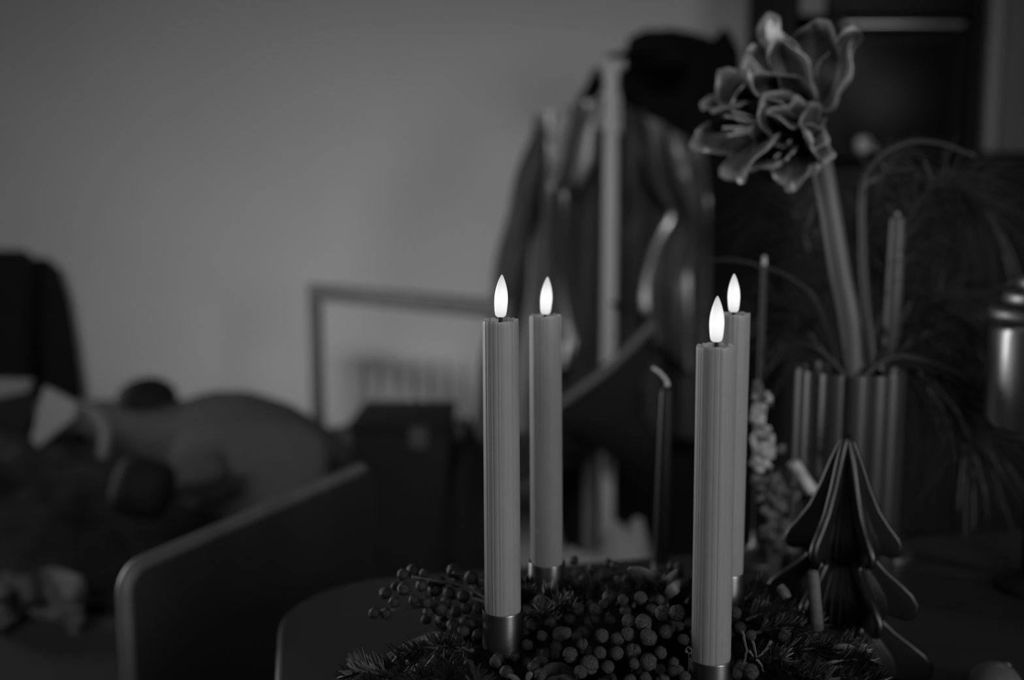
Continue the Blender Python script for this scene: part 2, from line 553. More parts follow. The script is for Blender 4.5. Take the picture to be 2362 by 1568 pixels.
# black coat behind, with its hood bunched up over the stand
KYc = 2.84
bc = thing('black_coat', 'long black coat hanging behind the grey jacket on the coat stand', 'coat', (at(1640, 700, KYc).x, KYc, 0.2))
rows = []
prof = [(250, 1470, 1700), (300, 1450, 1770), (360, 1440, 1800), (520, 1420, 1812), (760, 1390, 1800), (1000, 1290, 1790), (1160, 1285, 1770), (1265, 1300, 1720)]
for i in range(40):
    s = i / 39 * (len(prof) - 1)
    k = min(int(s), len(prof) - 2)
    f_ = s - k
    py, xl, xr = [lerp(prof[k][q], prof[k + 1][q], f_) for q in range(3)]
    pl, pr = at(xl, py, KYc), at(xr, py, KYc)
    c = (pl + pr) / 2
    hw = (pr.x - pl.x) / 2
    row = []
    for j in range(48):
        a = 2 * PI * j / 48
        r = 1 + 0.05 * math.sin(9 * a + 2 * s) * min(1, s / 2)
        row.append(c + Vector((hw * r * math.cos(a), 0.10 * r * math.sin(a), 0)))
    rows.append(row)
part('coat_body', MB().grid(rows, True, True, True), M_black, bc)
hood = MB()
rows = []
hp = [(76, 1470, 1585), (88, 1450, 1625), (104, 1445, 1660), (135, 1442, 1700), (200, 1440, 1700), (260, 1450, 1700), (330, 1490, 1700)]
for i in range(24):
    s = i / 23 * (len(hp) - 1)
    k = min(int(s), len(hp) - 2)
    f_ = s - k
    py, xl, xr = [lerp(hp[k][q], hp[k + 1][q], f_) for q in range(3)]
    pl, pr = at(xl, py, 2.80), at(xr, py, 2.80)
    c = (pl + pr) / 2
    hw = (pr.x - pl.x) / 2
    rows.append([c + Vector((hw * math.cos(2 * PI * j / 32), 0.11 * min(1, 0.55 + s * 0.3) * math.sin(2 * PI * j / 32) + 0.01 * math.sin(6 * PI * j / 16), 0)) for j in range(32)])
hood.grid(rows, True, True, True)
hood.tube([at(1650, 190, 2.80), at(1668, 110, 2.80), at(1673, 68, 2.80)], [0.075, 0.045, 0.010], 14)
part('hood', hood, M_black, bc)
# flat cap on top of the stand
cp_ = at(1520, 140, 2.64)
capm = MB()
rows = []
for i in range(9):
    s = i / 8
    rr = math.cos(s * PI / 2 * 0.98)
    rows.append([Vector((cp_.x + 0.08 * max(rr, 0.02) * math.cos(2 * PI * j / 28), cp_.y + 0.08 * max(rr, 0.02) * math.sin(2 * PI * j / 28), cp_.z - 0.02 + 0.085 * math.sin(s * PI / 2))) for j in range(28)])
capm.grid(rows, True, True, True)
ct = thing('flat_hat', 'black flat hat with its brim pointing left over the coat stand top', 'hat', tuple(cp_ - Vector((0, 0, 0.02))))
part('crown', capm, M_black, ct)
part('brim', MB().tube([at(1500, 128, 2.60), at(1440, 126, 2.57), at(1398, 130, 2.56)], [0.06, 0.045, 0.012], 16, 0.22), M_black, ct)

# dark bag hanging low in front of the stand
BY = 2.24
bgt = thing('dark_bag', 'dark angular bag with a grey slanting top edge hanging before the coat stand', 'bag', tuple(at(1430, 1100, BY)))
outl = [(1238, 962), (1502, 756), (1512, 800), (1478, 880), (1482, 950), (1532, 1030), (1500, 1105), (1400, 1050), (1310, 1000)]
pts = [at(x, y, BY) for x, y in outl]
bm_ = MB()
cen = sum(pts, Vector()) / len(pts)
rings = []
for sc, dy in ((0.0, -0.035), (0.45, -0.033), (0.8, -0.022), (0.97, -0.008), (1.0, 0.0), (0.97, 0.012), (0.8, 0.03), (0.0, 0.04)):
    rings.append([cen + (p - cen) * max(sc, 0.01) + Vector((0, dy, 0)) for p in pts])
bm_.grid(rings, True, True, True)
part('bag_body', bm_, M_bag, bgt)
label(part('strap', MB().tube(smooth_path([at(1236, 968, BY - 0.01), at(1330, 905, BY - 0.03), at(1420, 835, BY - 0.03), at(1506, 748, BY - 0.01)], 6), 0.019, 10, 0.45), M_strap, bgt), 'grey webbing edge')
part('strap_loop', MB().tube(smooth_path([at(1506, 748, BY - 0.01), at(1470, 720, SY - 0.06), at(1412, 700, SY - 0.03)], 6), 0.006, 8), M_bag, bgt)

# pale cloth bundle at the foot of the stand
def mound(name, tops, Y, m, lab, cat, depth=0.16, z0=0.0, seed=0.0):
    rows = []
    n_ = 40
    x0_, x1_ = tops[0][0], tops[-1][0]
    for i in range(n_):
        px = lerp(x0_, x1_, i / (n_ - 1))
        p = at(px, table_lookup([(a_, float(b_)) for a_, b_ in tops], px), Y)
        h = max(p.z - z0, 0.012)
        row = []
        for j in range(24):
            a = PI * j / 23
            k = 1 + 0.10 * nz(i * 0.25 + seed, j * 0.25, seed)
            row.append(Vector((p.x, Y - depth * math.cos(a) * k * min(1, h / 0.08), z0 + h * math.sin(a) ** 0.7 * (k if 0 < j < 23 else 1))))
        rows.append(row)
    mid = at((x0_ + x1_) / 2, 1300, Y)
    return single(name, MB().grid(rows, True, True, True), m, lab, cat, (mid.x, Y, z0))


mound('cloth_bundle', [(1216, 1345), (1240, 1255), (1290, 1262), (1340, 1285), (1390, 1262), (1425, 1205), (1452, 1188), (1480, 1215), (1510, 1290), (1560, 1345)], 2.05, M_bundle,
      'pale cloth bundle lying on the floor in front of the coat stand foot', 'cloth', 0.10, 0.0, 2.0)
mound('dark_sack', [(1040, 1100), (1055, 1010), (1075, 990), (1100, 1000), (1130, 1040), (1160, 1130), (1195, 1320)], 2.2, M_bag,
      'dark slouched sack on the floor right of the black box-shaped stand', 'bag', 0.12, 0.012, 5.0)

# ------------------------------------------------------------------ open-backed chair in the background
zt_ = at(735, 668, 2.85).z
tl = at(716, 674, 2.85)
tr = at_z(1152, 716, tl.z)
cx = thing('open_backed_chair', 'grey chair with an open rectangular back standing before the pale wall', 'chair', ((tl.x + tr.x) / 2, (tl.y + tr.y) / 2, 0))
dv = (tr - tl)
dv.z = 0
dn = dv.normalized()
nrm = Vector((dn.y, -dn.x, 0))      # towards the wall: the chair shows its back
if nrm.y < 0:
    nrm = -nrm
def vpost(p, z0, z1, m, name, r=0.019):
    part(name, MB().slab([p + dn * -r + Vector((0, 0, z0 - p.z)), p + dn * r + Vector((0, 0, z0 - p.z)), p + dn * r + Vector((0, 0, z1 - p.z)), p - dn * r + Vector((0, 0, z1 - p.z))], nrm * 0.03), m, cx, bevel=0.006)
vpost(tl, 0.0, tl.z, M_chair2, 'back_post')
vpost(tr, 0.0, tr.z, M_chair2, 'back_post')
rl = MB().slab([tl - dn * 0.019 + Vector((0, 0, -0.022)), tr + dn * 0.019 + Vector((0, 0, -0.022)), tr + dn * 0.019 + Vector((0, 0, 0.024)), tl - dn * 0.019 + Vector((0, 0, 0.024))], nrm * 0.028)
part('top_rail', rl, M_chair, cx, bevel=0.008)
s0, s1 = tl.copy(), tr.copy()
s0.z = s1.z = 0.42
seat = MB().slab([s0, s1, s1 + nrm * 0.40, s0 + nrm * 0.40], (0, 0, 0.03))
part('seat', seat, M_panel, cx, bevel=0.008)
for p in (s0 + dn * 0.02 + nrm * 0.37, s1 - dn * 0.02 + nrm * 0.37):
    part('front_leg', MB().tube([Vector((p.x, p.y, 0)), Vector((p.x, p.y, 0.42))], 0.017, 10), M_chair, cx)

# black box-shaped stand in front of that chair
b0, b1 = at(806, 976, 2.16), at(1036, 976, 2.16)
bx = thing('black_box_stand', 'black box-shaped stand on the rug in front of the open-backed chair', 'box', ((b0.x + b1.x) / 2, 2.30, 0.012))
part('box_body', MB().box((b0.x, 2.16, 0.012), (b1.x, 2.42, b0.z - 0.02)), M_box, bx, bevel=0.01)
part('box_lid', MB().box((b0.x - 0.004, 2.155, b0.z - 0.018), (b1.x + 0.004, 2.425, b0.z)), M_box, bx, bevel=0.006)
gm = at(965, 1015, 2.155)
part('front_label_plate', MB().box((gm.x - 0.02, 2.150, gm.z - 0.02), (gm.x + 0.02, 2.16, gm.z + 0.03)), M_seat, bx, bevel=0.006)

# ------------------------------------------------------------------ sofa and the clutter on it
sf = thing('sofa', 'grey upholstered sofa with rounded back at the lower left', 'sofa', (-1.2, 1.7, 0))
part('seat_cushion', MB().box((-2.3, 1.05, 0.24), (-0.50, 2.25, 0.45)), M_seat, sf, bevel=0.05, segs=5)
part('base', MB().box((-2.25, 1.10, 0.06), (-0.53, 2.5, 0.235)), M_seat, sf, bevel=0.02)
for lx in (-2.15, -0.6):
    for ly in (1.2, 2.4):
        part('leg', MB().tube([(lx, ly, 0.012), (lx, ly, 0.065)], 0.022, 10), M_box, sf)
SBY = 2.36
tops = [(-900, 930), (150, 925), (420, 925), (470, 905), (560, 903), (650, 930), (700, 958), (750, 990), (800, 1035), (830, 1080)]
rows = []
for px, py in [(lerp(-900, 830, i / 60), None) for i in range(61)]:
    ty = table_lookup([(a_, float(b_)) for a_, b_ in tops], px)
    p = at(px, ty, SBY)
    row = []
    h = p.z
    for j in range(15):
        a = PI * j / 14
        row.append(Vector((p.x, SBY - 0.15 * math.cos(a) ** 1, h - 0.11 + 0.11 * math.sin(a))))
    row += [Vector((p.x, SBY + 0.14, 0.24)), Vector((p.x, SBY - 0.15, 0.24))]
    rows.append(row)
part('backrest', MB().grid(rows, True, True, True), M_sofa, sf)
# second soft hump: back cushion leaning on the backrest
cu = MB()
c0 = at(575, 1088, 2.06)
for i in range(13):
    pass
rows = []
for i in range(15):
    v = i / 14
    rows.append([])
    for j in range(36):
        a = 2 * PI * j / 36
        ex, ez = math.copysign(abs(math.cos(a)) ** 0.6, math.cos(a)), math.copysign(abs(math.sin(a)) ** 0.6, math.sin(a))
        k = math.sin(PI * v) ** 0.45 if 0 < v < 1 else 0.02
        rows[-1].append(c0 + Vector((ex * 0.17 * k, (v - 0.5) * 0.13 + ez * 0.03, ez * 0.105 * k)))
cu.grid(rows, True, True, True)
single('sofa_cushion', cu, M_sofa, 'grey soft cushion leaning on the right end of the sofa back', 'cushion', tuple(c0 - Vector((0, 0, 0.1))))

# dark round cushion on top of the backrest
c1 = at(340, 925, 2.36)
bl = MB()
rows = []
for i in range(17):
    a = PI * i / 16
    rows.append([c1 + Vector((0.072 * max(math.sin(a), 0.02) * math.cos(2 * PI * j / 28), 0.07 * max(math.sin(a), 0.02) * math.sin(2 * PI * j / 28), 0.055 * math.cos(a) + 0.004 * math.sin(4 * PI * j / 28))) for j in range(28)])
bl.grid(rows, True, True, True)
single('round_cushion', bl, M_box, 'small black round cushion resting on top of the sofa back', 'cushion', tuple(c1 - Vector((0, 0, 0.055))))

# rumpled dark blanket on the seat
hb = MB()
rows, low = [], []
NX, NY = 70, 50
for i in range(NY):
    v = i / (NY - 1)
    row = []
    for j in range(NX):
        u = j / (NX - 1)
        x = lerp(-1.75, -0.62, u)
        y = lerp(1.52, 2.17, v)
        e = min(1, 6 * u, 6 * (1 - u), 5 * v + 0.15, 6 * (1 - v) + 0.3)
        h = 0.10 + 0.085 * v + 0.10 * nz(x * 4.5, y * 5, 3.1) + 0.045 * abs(nz(x * 11 + 5, y * 9, 0.7)) + 0.03 * nz(x * 20, y * 14, 5)
        h *= lerp(1.0, 0.55, max(0, (u - 0.6) / 0.4))
        row.append(Vector((x + 0.02 * nz(x * 6, y * 6, 9), y, 0.452 + max(0.012, h * e))))
    rows.append(row)
hb.grid(rows)
n0 = len(hb.v)
hb.grid([[Vector((p.x, p.y, 0.451)) for p in r] for r in rows])
ring = [j for j in range(NX)] + [i * NX + NX - 1 for i in range(1, NY)] + [(NY - 1) * NX + j for j in range(NX - 2, -1, -1)] + [i * NX for i in range(NY - 2, 0, -1)]
for q in range(len(ring)):
    i0, i1 = ring[q], ring[(q + 1) % len(ring)]
    hb.f.append((i0, i1, n0 + i1, n0 + i0))
single('rumpled_blanket', hb, M_blanket, 'dark rumpled blanket heaped on the sofa seat', 'blanket', (-1.2, 1.85, 0.45))


def pillow(name, c, hw, hd, hh, rot, m, lab, cat):
    mb = MB()
    rows = []
    for i in range(13):
        v = i / 12
        k = max(math.sin(PI * v) ** 0.4, 0.03) if 0 < v < 1 else 0.03
        row = []
        for j in range(32):
            a = 2 * PI * j / 32
            ex = math.copysign(abs(math.cos(a)) ** 0.55, math.cos(a))
            ez = math.copysign(abs(math.sin(a)) ** 0.55, math.sin(a))
            row.append(Vector((ex * hw * k, (v - 0.5) * 2 * hd, ez * hh * k)))
        rows.append(row)
    mb.grid(rows, True, True, True)
    q = Matrix.Rotation(rot[2], 3, 'Z') @ Matrix.Rotation(rot[0], 3, 'X') @ Matrix.Rotation(rot[1], 3, 'Y')
    for v in mb.v:
        v.xyz = q @ v + Vector(c)
    return single(name, mb, m, lab, cat, tuple(c))


pillow('dark_pillow', at(330, 1125, 1.62), 0.05, 0.045, 0.05, (R(-20), R(12), 0), M_box, 'black square pillow half sunk in the rumpled blanket', 'cushion')
pillow('grey_pillow', at(445, 1095, 1.85), 0.07, 0.05, 0.035, (R(-30), R(-15), 0.2), M_seat, 'small grey pillow at the right edge of the rumpled blanket', 'cushion')

# pale open bag with a handle
PBY = 2.0
pb = thing('paper_bag', 'pale paper bag with a curved handle on the sofa blanket', 'bag', tuple(at(110, 1045, PBY)))
fl = MB()
q = [at(100, 892, PBY), at(172, 930, PBY - 0.02), at(168, 965, PBY - 0.03), at(62, 1050, PBY - 0.05)]
fl.slab(q, (0.004, 0.012, 0))
part('side_flap', fl, M_paper, pb, bevel=0.002)
fl = MB()
q = [at(-130, 870, PBY + 0.05), at(76, 876, PBY + 0.05), at(60, 905, PBY + 0.02), at(-20, 950, PBY), at(-130, 950, PBY)]
fl.slab(q, (0.0, 0.012, 0))
part('back_flap', fl, M_palecloth, pb, bevel=0.002)
fl = MB()
q = [at(-130, 945, PBY - 0.02), at(80, 900, PBY), at(52, 1030, PBY - 0.03), at(-130, 1030, PBY - 0.03)]
fl.slab(q, (0, 0.02, 0))
part('opening_shade', fl, M_box, pb, bevel=0.003)  # black sheet, the shade in the bag's opening put into its colour
part('handle', MB().tube(smooth_path([at(190, 930, PBY), at(228, 960, PBY - 0.03), at(243, 1000, PBY - 0.05), at(236, 1055, PBY - 0.06)], 8), [0.006] * 5 + [0.013] * 15 + [0.01] * 5, 10, 0.5), M_palecloth, pb)

# pale folded cloth on the front of the seat
fc = MB()
rows, low = [], []
for i in range(16):
    v = i / 15
    row = []
    for j in range(26):
        u = j / 25
        p0 = at(lerp(-60, 10, v), lerp(1425, 1310, v), 1.36)
        p1 = at(lerp(168, 196, v), lerp(1412, 1312, v), 1.36)
        z_ = 0.462 + 0.075 * v + 0.016 * math.sin(u * 7 + 2.5 * v) * math.sin(PI * v) + 0.010 * nz(u * 5, v * 4, 2)
        p = at_z(lerp(lerp(-60, 10, v), lerp(168, 196, v), u), lerp(1425, 1318, v) + 10 * math.sin(u * 8), z_)
        row.append(p)
    rows.append(row)
fc.grid(rows)
n0 = len(fc.v)
fc.grid([[Vector((p.x, p.y + 0.01, max(0.452, p.z - 0.045))) for p in r] for r in rows])
NX, NY = 26, 16
ring = [j for j in range(NX)] + [i * NX + NX - 1 for i in range(1, NY)] + [(NY - 1) * NX + j for j in range(NX - 2, -1, -1)] + [i * NX for i in range(NY - 2, 0, -1)]
for q in range(len(ring)):
    i0, i1 = ring[q], ring[(q + 1) % len(ring)]
    fc.f.append((i0, i1, n0 + i1, n0 + i0))
pcl = single('folded_cloth', fc, M_palecloth, 'pale grey folded cloth on the front edge of the sofa seat', 'cloth', (-0.62, 1.3, 0.452))

# dark tall chair behind the sofa at the far left
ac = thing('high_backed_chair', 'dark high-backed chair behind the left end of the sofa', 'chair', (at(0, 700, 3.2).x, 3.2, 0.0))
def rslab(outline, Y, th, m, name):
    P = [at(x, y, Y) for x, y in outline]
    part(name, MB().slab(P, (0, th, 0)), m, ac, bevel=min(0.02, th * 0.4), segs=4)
def rounded(xl, xr, yt, yb, r, n=6):
    o = [(xl, yb), (xr, yb)]
    o += [(xr - r + r * math.cos(PI / 2 * k / n), yt + r - r * math.sin(PI / 2 * k / n)) for k in range(n + 1)]
    o += [(xl + r - r * math.sin(PI / 2 * k / n), yt + r - r * math.cos(PI / 2 * k / n)) for k in range(n + 1)]
    return o
rslab(rounded(-330, 52, 578, 1140, 34), 3.22, 0.10, M_tall, 'backrest')
rslab([(40, 1085), (168, 1085), (166, 900), (150, 780), (134, 690), (112, 622), (86, 596), (60, 596), (40, 640)], 3.36, 0.10, M_tall, 'wall_shadow_slab')  # dark slab stands in for the backrest's soft shadow on the wall
sx = at(-60, 900, 3.1).x
part('seat', MB().box((sx - 0.30, 2.72, 0.25), (sx + 0.22, 3.215, 0.42)), M_tall, ac, bevel=0.03)
for lx in (sx - 0.26, sx + 0.18):
    for ly in (2.76, 3.18):
        part('leg', MB().tube([(lx, ly, 0.012 if ly < 3.2 else 0.0), (lx, ly, 0.26)], 0.02, 10), M_box, ac)

TZ = 0.75
TA = R(12)
tu, tv = Vector((math.cos(TA), math.sin(TA), 0)), Vector((math.sin(TA), -math.cos(TA), 0))     # along the far edge, towards the camera
T0 = Vector((-0.212, 0.872, 0))
TW, TD, TRr = 1.25, 0.85, 0.10
ol = []
for cx_, cy_, a0 in ((TRr, TRr, PI), (TW - TRr, TRr, -PI / 2), (TW - TRr, TD - TRr, 0), (TRr, TD - TRr, PI / 2)):
    for k in range(13):
        a = a0 + PI / 2 * k / 12
        ol.append(T0 + tu * (cx_ + TRr * math.cos(a)) + tv * (cy_ + TRr * math.sin(a)))
tcen = T0 + tu * (TW / 2) + tv * (TD / 2)
tb = thing('dining_table', 'dark table with rounded corners carrying the wreath, vase and candles', 'table', (tcen.x, tcen.y, 0))
part('tabletop', MB().slab([p + Vector((0, 0, TZ - 0.026)) for p in ol], (0, 0, 0.026)), M_table, tb, bevel=0.005)
for a_, b_ in ((0.1, 0.1), (TW - 0.1, 0.1), (0.1, TD - 0.1), (TW - 0.1, TD - 0.1)):
    q = T0 + tu * a_ + tv * b_
    part('leg', MB().tube([Vector((q.x, q.y, 0.0)), Vector((q.x, q.y, TZ - 0.026))], [0.016, 0.024], 14), M_table, tb)

CZ = 0.775
pA = at_z(272, 1316, CZ)
pB = at_z(846, 1070, CZ)
pc = thing('panel_backed_chair', 'dark dining chair with a rounded panel back and painted lit edge beside the dark table', 'chair', ((pA.x + pB.x) / 2, (pA.y + pB.y) / 2, 0))
d = (pB - pA)
L = d.length
d.normalize()
nn = Vector((-d.y, d.x, 0))
if nn.x < 0:
    nn = -nn
r = 0.022
ol = [(0, 0.44), (0, CZ - r)]
ol += [(r - r * math.cos(PI / 2 * k / 6), CZ - r + r * math.sin(PI / 2 * k / 6)) for k in range(1, 7)]
ol += [(L - r + r * math.sin(PI / 2 * k / 6), CZ - r + r * math.cos(PI / 2 * k / 6)) for k in range(0, 7)]
ol += [(L, 0.44)]
base = Vector((pA.x, pA.y, 0))
# face panel (thin, dark) set between the edge band
part('backrest', MB().slab([base + d * s_ + Vector((0, 0, z_)) for s_, z_ in ol], nn * 0.013), M_panel, pc, bevel=0.004)
eb = MB()
rows = []
for i, (s_, z_) in enumerate(ol[:9]):
    c_ = base + d * s_ + Vector((0, 0, z_)) + nn * 0.0065
    rows.append(c_)
eb.tube(rows, 0.0074, 12)  # lit edge put into a paler colour, stopping before the right corner
label(part('lit_edge_band', eb, M_panel_lit_edge, pc), 'rounded edge coloured as if lit')
q0 = base + d * 0.0 + nn * 0.0
part('seat', MB().slab([base + Vector((0, 0, 0.43)), base + d * L + Vector((0, 0, 0.43)), base + d * (L - 0.02) + nn * 0.38 + Vector((0, 0, 0.43)), base + d * 0.02 + nn * 0.38 + Vector((0, 0, 0.43))], (0, 0, 0.022)), M_panel, pc, bevel=0.008)
for s_, t_ in ((0.03, 0.03), (L - 0.03, 0.03), (0.05, 0.34), (L - 0.05, 0.34)):
    p = base + d * s_ + nn * t_
    part('leg', MB().tube([Vector((p.x, p.y, 0.012 if p.x < -0.03 else 0.0)), Vector((p.x, p.y, 0.432))], [0.011, 0.015], 10), M_panel, pc)

# ------------------------------------------------------------------ wreath with four metal candle tubes
random.seed(7)
cand = {'A': ((1154.5, 738), (1160.0, 1415), 0.570), 'B': ((1258, 727), (1261, 1305), 0.645),
        'C': ((1652, 797), (1639.5, 1525), 0.525), 'D': ((1692, 724), (1675, 1327), 0.632)}
WC = Vector((0.068, 0.592, TZ))
wr = thing('advent_wreath', 'dark wreath of berries and fir with four metal candle tubes on the dark table', 'wreath', tuple(WC))
moss = MB()
rows = []
for i in range(72):
    a = 2 * PI * i / 72
    row = []
    for j in range(20):
        b_ = 2 * PI * j / 20
        rr = 0.037 * (1 + 0.22 * nz(math.cos(a) * 4 + j * 0.3, math.sin(a) * 4, b_))
        row.append(WC + Vector(((0.085 + rr * math.cos(b_)) * math.cos(a), (0.085 + rr * math.cos(b_)) * math.sin(a), 0.040 + rr * math.sin(b_))))
    rows.append(row)
rows.append(rows[0])
moss.grid(rows, True)
part('moss_ring', moss, M_moss, wr)

CR = 0.0109      # candle radius
for key, (tp, bt, Y) in cand.items():
    b0 = at(bt[0], bt[1] - 6, Y)
    tz = b0.z + 0.0015
    tub = MB()
    n = 56
    prof = [(0.0118, tz - 0.06), (0.0118, tz - 0.001), (0.0121, tz), (0.01235, tz - 0.0008), (0.01235, TZ + 0.004), (0.001, TZ + 0.004)]
    rows = []
    for rr, z in prof:
        rows.append([Vector((b0.x + rr * math.cos(2 * PI * k / n), b0.y + rr * math.sin(2 * PI * k / n), z)) for k in range(n)])
    tub.grid(rows, True, True, True)
    part('candle_tube', tub, M_brass, wr)

LAB = {'A': 'lit ribbed LED candle in the metal tube nearest the wreath\'s left edge',
       'B': 'lit ribbed LED candle at the wreath\'s rear, second from the left',
       'C': 'lit ribbed LED candle in front, its flame lower than the other three',
       'D': 'lit ribbed LED candle at the wreath\'s right rear, half hidden by the front candle'}
random.seed(3)
for key, (tp, bt, Y) in cand.items():
    pt, pb_ = at(tp[0], tp[1], Y), at(bt[0], bt[1], Y)
    ax = (pt - pb_)
    Ln = ax.length
    axn = ax.normalized()
    q = axn.to_track_quat('Z', 'Y')
    base = pb_ - axn * 0.035
    c = thing('led_candle', LAB[key], 'candle', tuple(base), 'lit LED candles in the wreath')
    N = 264
    NF = 22
    amp = [random.uniform(0.25, 1.2) for _ in range(NF)]
    off = [random.uniform(-0.25, 0.25) for _ in range(NF)]
    jag = [random.uniform(-1, 1) for _ in range(NF)]
    rows = []
    zmax = Ln + 0.035
    wds = [random.uniform(0.55, 1.5) for _ in range(NF)]
    tot = sum(wds)
    edges = [0.0]
    for w_ in wds:
        edges.append(edges[-1] + w_ / tot)
    def rad(a, s):
        g = (a / (2 * PI)) % 1.0
        k = 0
        while k < NF - 1 and g >= edges[k + 1]:
            k += 1
        x = (g - edges[k]) / (edges[k + 1] - edges[k])
        e = 1 - 0.030 * amp[k] * (1 - math.sin(PI * min(1, max(0, x)))) ** 2.0
        return CR * e * lerp(1.0, 0.965, s)
    def lip(a):
        return 0.0008 * nz(math.cos(a) * 3.5 + ord(key), math.sin(a) * 3.5) + 0.00035 * jag[int(a / (2 * PI) * NF) % NF] * 0.6
    zs = [0.0, 0.01, 0.035, 0.05, 0.1, 0.15, zmax - 0.02, zmax - 0.004, zmax - 0.0012]
    for z in zs:
        s = z / zmax
        row = []
        for k in range(N):
            a = 2 * PI * k / N
            rr = rad(a, s)
            row.append(base + q @ Vector((rr * math.cos(a), rr * math.sin(a), z + (lip(a) if z > zmax - 0.003 else 0))))
        rows.append(row)
    for fr, dz in ((0.985, 0.0), (0.95, 0.0003), (0.90, 0.0001), (0.86, -0.0010), (0.81, -0.0034), (0.72, -0.0056), (0.45, -0.0066), (0.02, -0.0068)):
        row = []
        for k in range(N):
            a = 2 * PI * k / N
            rr = lerp(CR * 0.97, rad(a, 1), min(1, (fr - 0.5) * 2.2)) * fr if fr > 0.5 else CR * fr
            row.append(base + q @ Vector((rr * math.cos(a), rr * math.sin(a), zmax + dz + (lip(a) if fr > 0.84 else 0.3 * lip(a) if fr > 0.7 else 0))))
        rows.append(row)
    part('wax_body', MB().grid(rows, True, True, True), M_wax, c)
    # wick and flame, the flame leans a little like the real ones
    lean = {'A': Vector((0.035, 0, 1)), 'B': Vector((0.055, 0, 1)), 'C': Vector((0.0, 0, 1)), 'D': Vector((-0.015, 0, 1))}[key].normalized()
    w0 = base + axn * (zmax - 0.0072)
    fbase = base + axn * (zmax + {'A': 0.0017, 'B': 0.0006, 'C': 0.0020, 'D': 0.0012}[key])
    part('wick', MB().tube([w0, fbase + lean * 0.001], 0.00115, 12), M_wick, c)
    fl = MB()
    fp = [(0.0004, 0.0), (0.0020, 0.0001), (0.0029, 0.0006), (0.0034, 0.0016), (0.00375, 0.0035), (0.0040, 0.006), (0.0042, 0.0090), (0.00415, 0.0115), (0.0039, 0.0140),
          (0.0034, 0.0165), (0.0027, 0.0190), (0.0018, 0.0215), (0.0010, 0.0233), (0.0004, 0.0243), (0.0001, 0.0245)]
    me = fl.lathe([(r_ * 0.93, z_) for r_, z_ in fp], 40)
    fo = link('flame', fl.mesh('flame', M_flame), c, tuple(fbase - base))
    fo.rotation_euler = lean.to_track_quat('Z', 'Y').to_euler()
    fo['label'] = 'glowing drop-shaped LED flame'

# ---- berries (shared meshes), each its own object
def berry_mesh(name, m, seed, lobes):
    bm = bmesh.new()
    bmesh.ops.create_icosphere(bm, subdivisions=4, radius=1.0)
    for v in bm.verts:
        n_ = v.co.normalized()
        k = 1 + 0.05 * noise.noise(n_ * 9 + Vector((seed, 0, 0))) + 0.09 * noise.noise(n_ * 1.7 + Vector((0, seed, 0))) + 0.035 * abs(noise.noise(n_ * 16 + Vector((0, 0, seed))))
        if lobes:
            k -= 0.20 * math.exp(-((n_.x * 0.9 + 0.2 * n_.y) / 0.16) ** 2) * max(0, n_.z + 0.5)
        v.co = Vector((n_.x * k, n_.y * k * 0.97, n_.z * k * 1.03))
    me = bpy.data.meshes.new(name)
    bm.to_mesh(me)
    bm.free()
    me.shade_smooth()
    me.materials.append(m)
    return me


BM = [berry_mesh('wrinkled_berry', M_berry, 1.3 + i, i % 2 == 0) for i in range(4)]
BD = [berry_mesh('dark_berry', M_berry2, 8.3 + i, False) for i in range(2)]
rnd = random.Random(11)
n_berry = [0]


def berry(p, r, me):
    o = bpy.data.objects.new('berry', me)
    COL.objects.link(o)
    o.parent = wr
    o.location = Vector(p) - WC
    o.scale = (r, r, r)
    o.rotation_euler = (rnd.uniform(0, 6.3), rnd.uniform(0, 6.3), rnd.uniform(0, 6.3))
    n_berry[0] += 1
    return o


def zoomed(lst, ox, oy, k=3.937):
    return [(ox + x / k, oy + y / k, r_ / k) for x, y, r_ in lst]


front = zoomed([(345, 1045, 64), (590, 915, 62), (725, 930, 77), (585, 1030, 60), (770, 1060, 78), (490, 1080, 58), (480, 1205, 62), (630, 1185, 70), (770, 1285, 76),
                (880, 1200, 56), (905, 840, 72), (1030, 840, 72), (235, 1310, 85), (60, 1220, 68), (400, 1330, 58), (1000, 1290, 46), (1050, 1355, 42), (600, 1460, 62),
                (900, 1455, 62), (20, 1020, 52), (930, 1010, 62), (1100, 1420, 50), (1700, 1370, 70), (640, 1300, 50), (170, 1120, 50), (330, 1200, 56), (740, 1430, 52)], 1300, 1200)
for x, y, r_ in front:
    Y = 0.545 - 0.028 * (y - 1430) / 130 + rnd.uniform(-0.004, 0.004)
    if x > 1690:
        Y = 0.51
    p = at(x, y, Y)
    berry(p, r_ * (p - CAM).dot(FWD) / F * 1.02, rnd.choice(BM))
mid = zoomed([(420, 700, 70), (700, 700, 58), (560, 820, 52), (230, 920, 62), (285, 815, 60), (120, 800, 55), (420, 900, 50), (980, 960, 55), (1050, 960, 45), (800, 800, 50), (60, 690, 50), (540, 720, 50),
              (360, 760, 45), (870, 720, 45), (180, 1020, 60), (1090, 1080, 50)], 1300, 1200)
mid += zoomed([(1640, 820, 48), (1760, 730, 60), (1880, 780, 52), (1770, 1050, 50), (1940, 1030, 70), (2100, 1050, 55), (1640, 1130, 52), (1900, 1150, 62), (2200, 1310, 80), (1720, 1330, 52), (2030, 900, 55),
               (1680, 950, 55), (2100, 800, 55), (1850, 920, 52), (2180, 1180, 55), (1640, 1290, 50), (2250, 900, 50)], 800, 1200)
for x, y, r_ in mid:
    Y = 0.595 - 0.05 * (y - 1390) / 150 + rnd.uniform(-0.008, 0.008)
    p = at(x, y, Y)
    berry(p, r_ * (p - CAM).dot(FWD) / F, rnd.choice(BM if rnd.random() < 0.4 else BD))
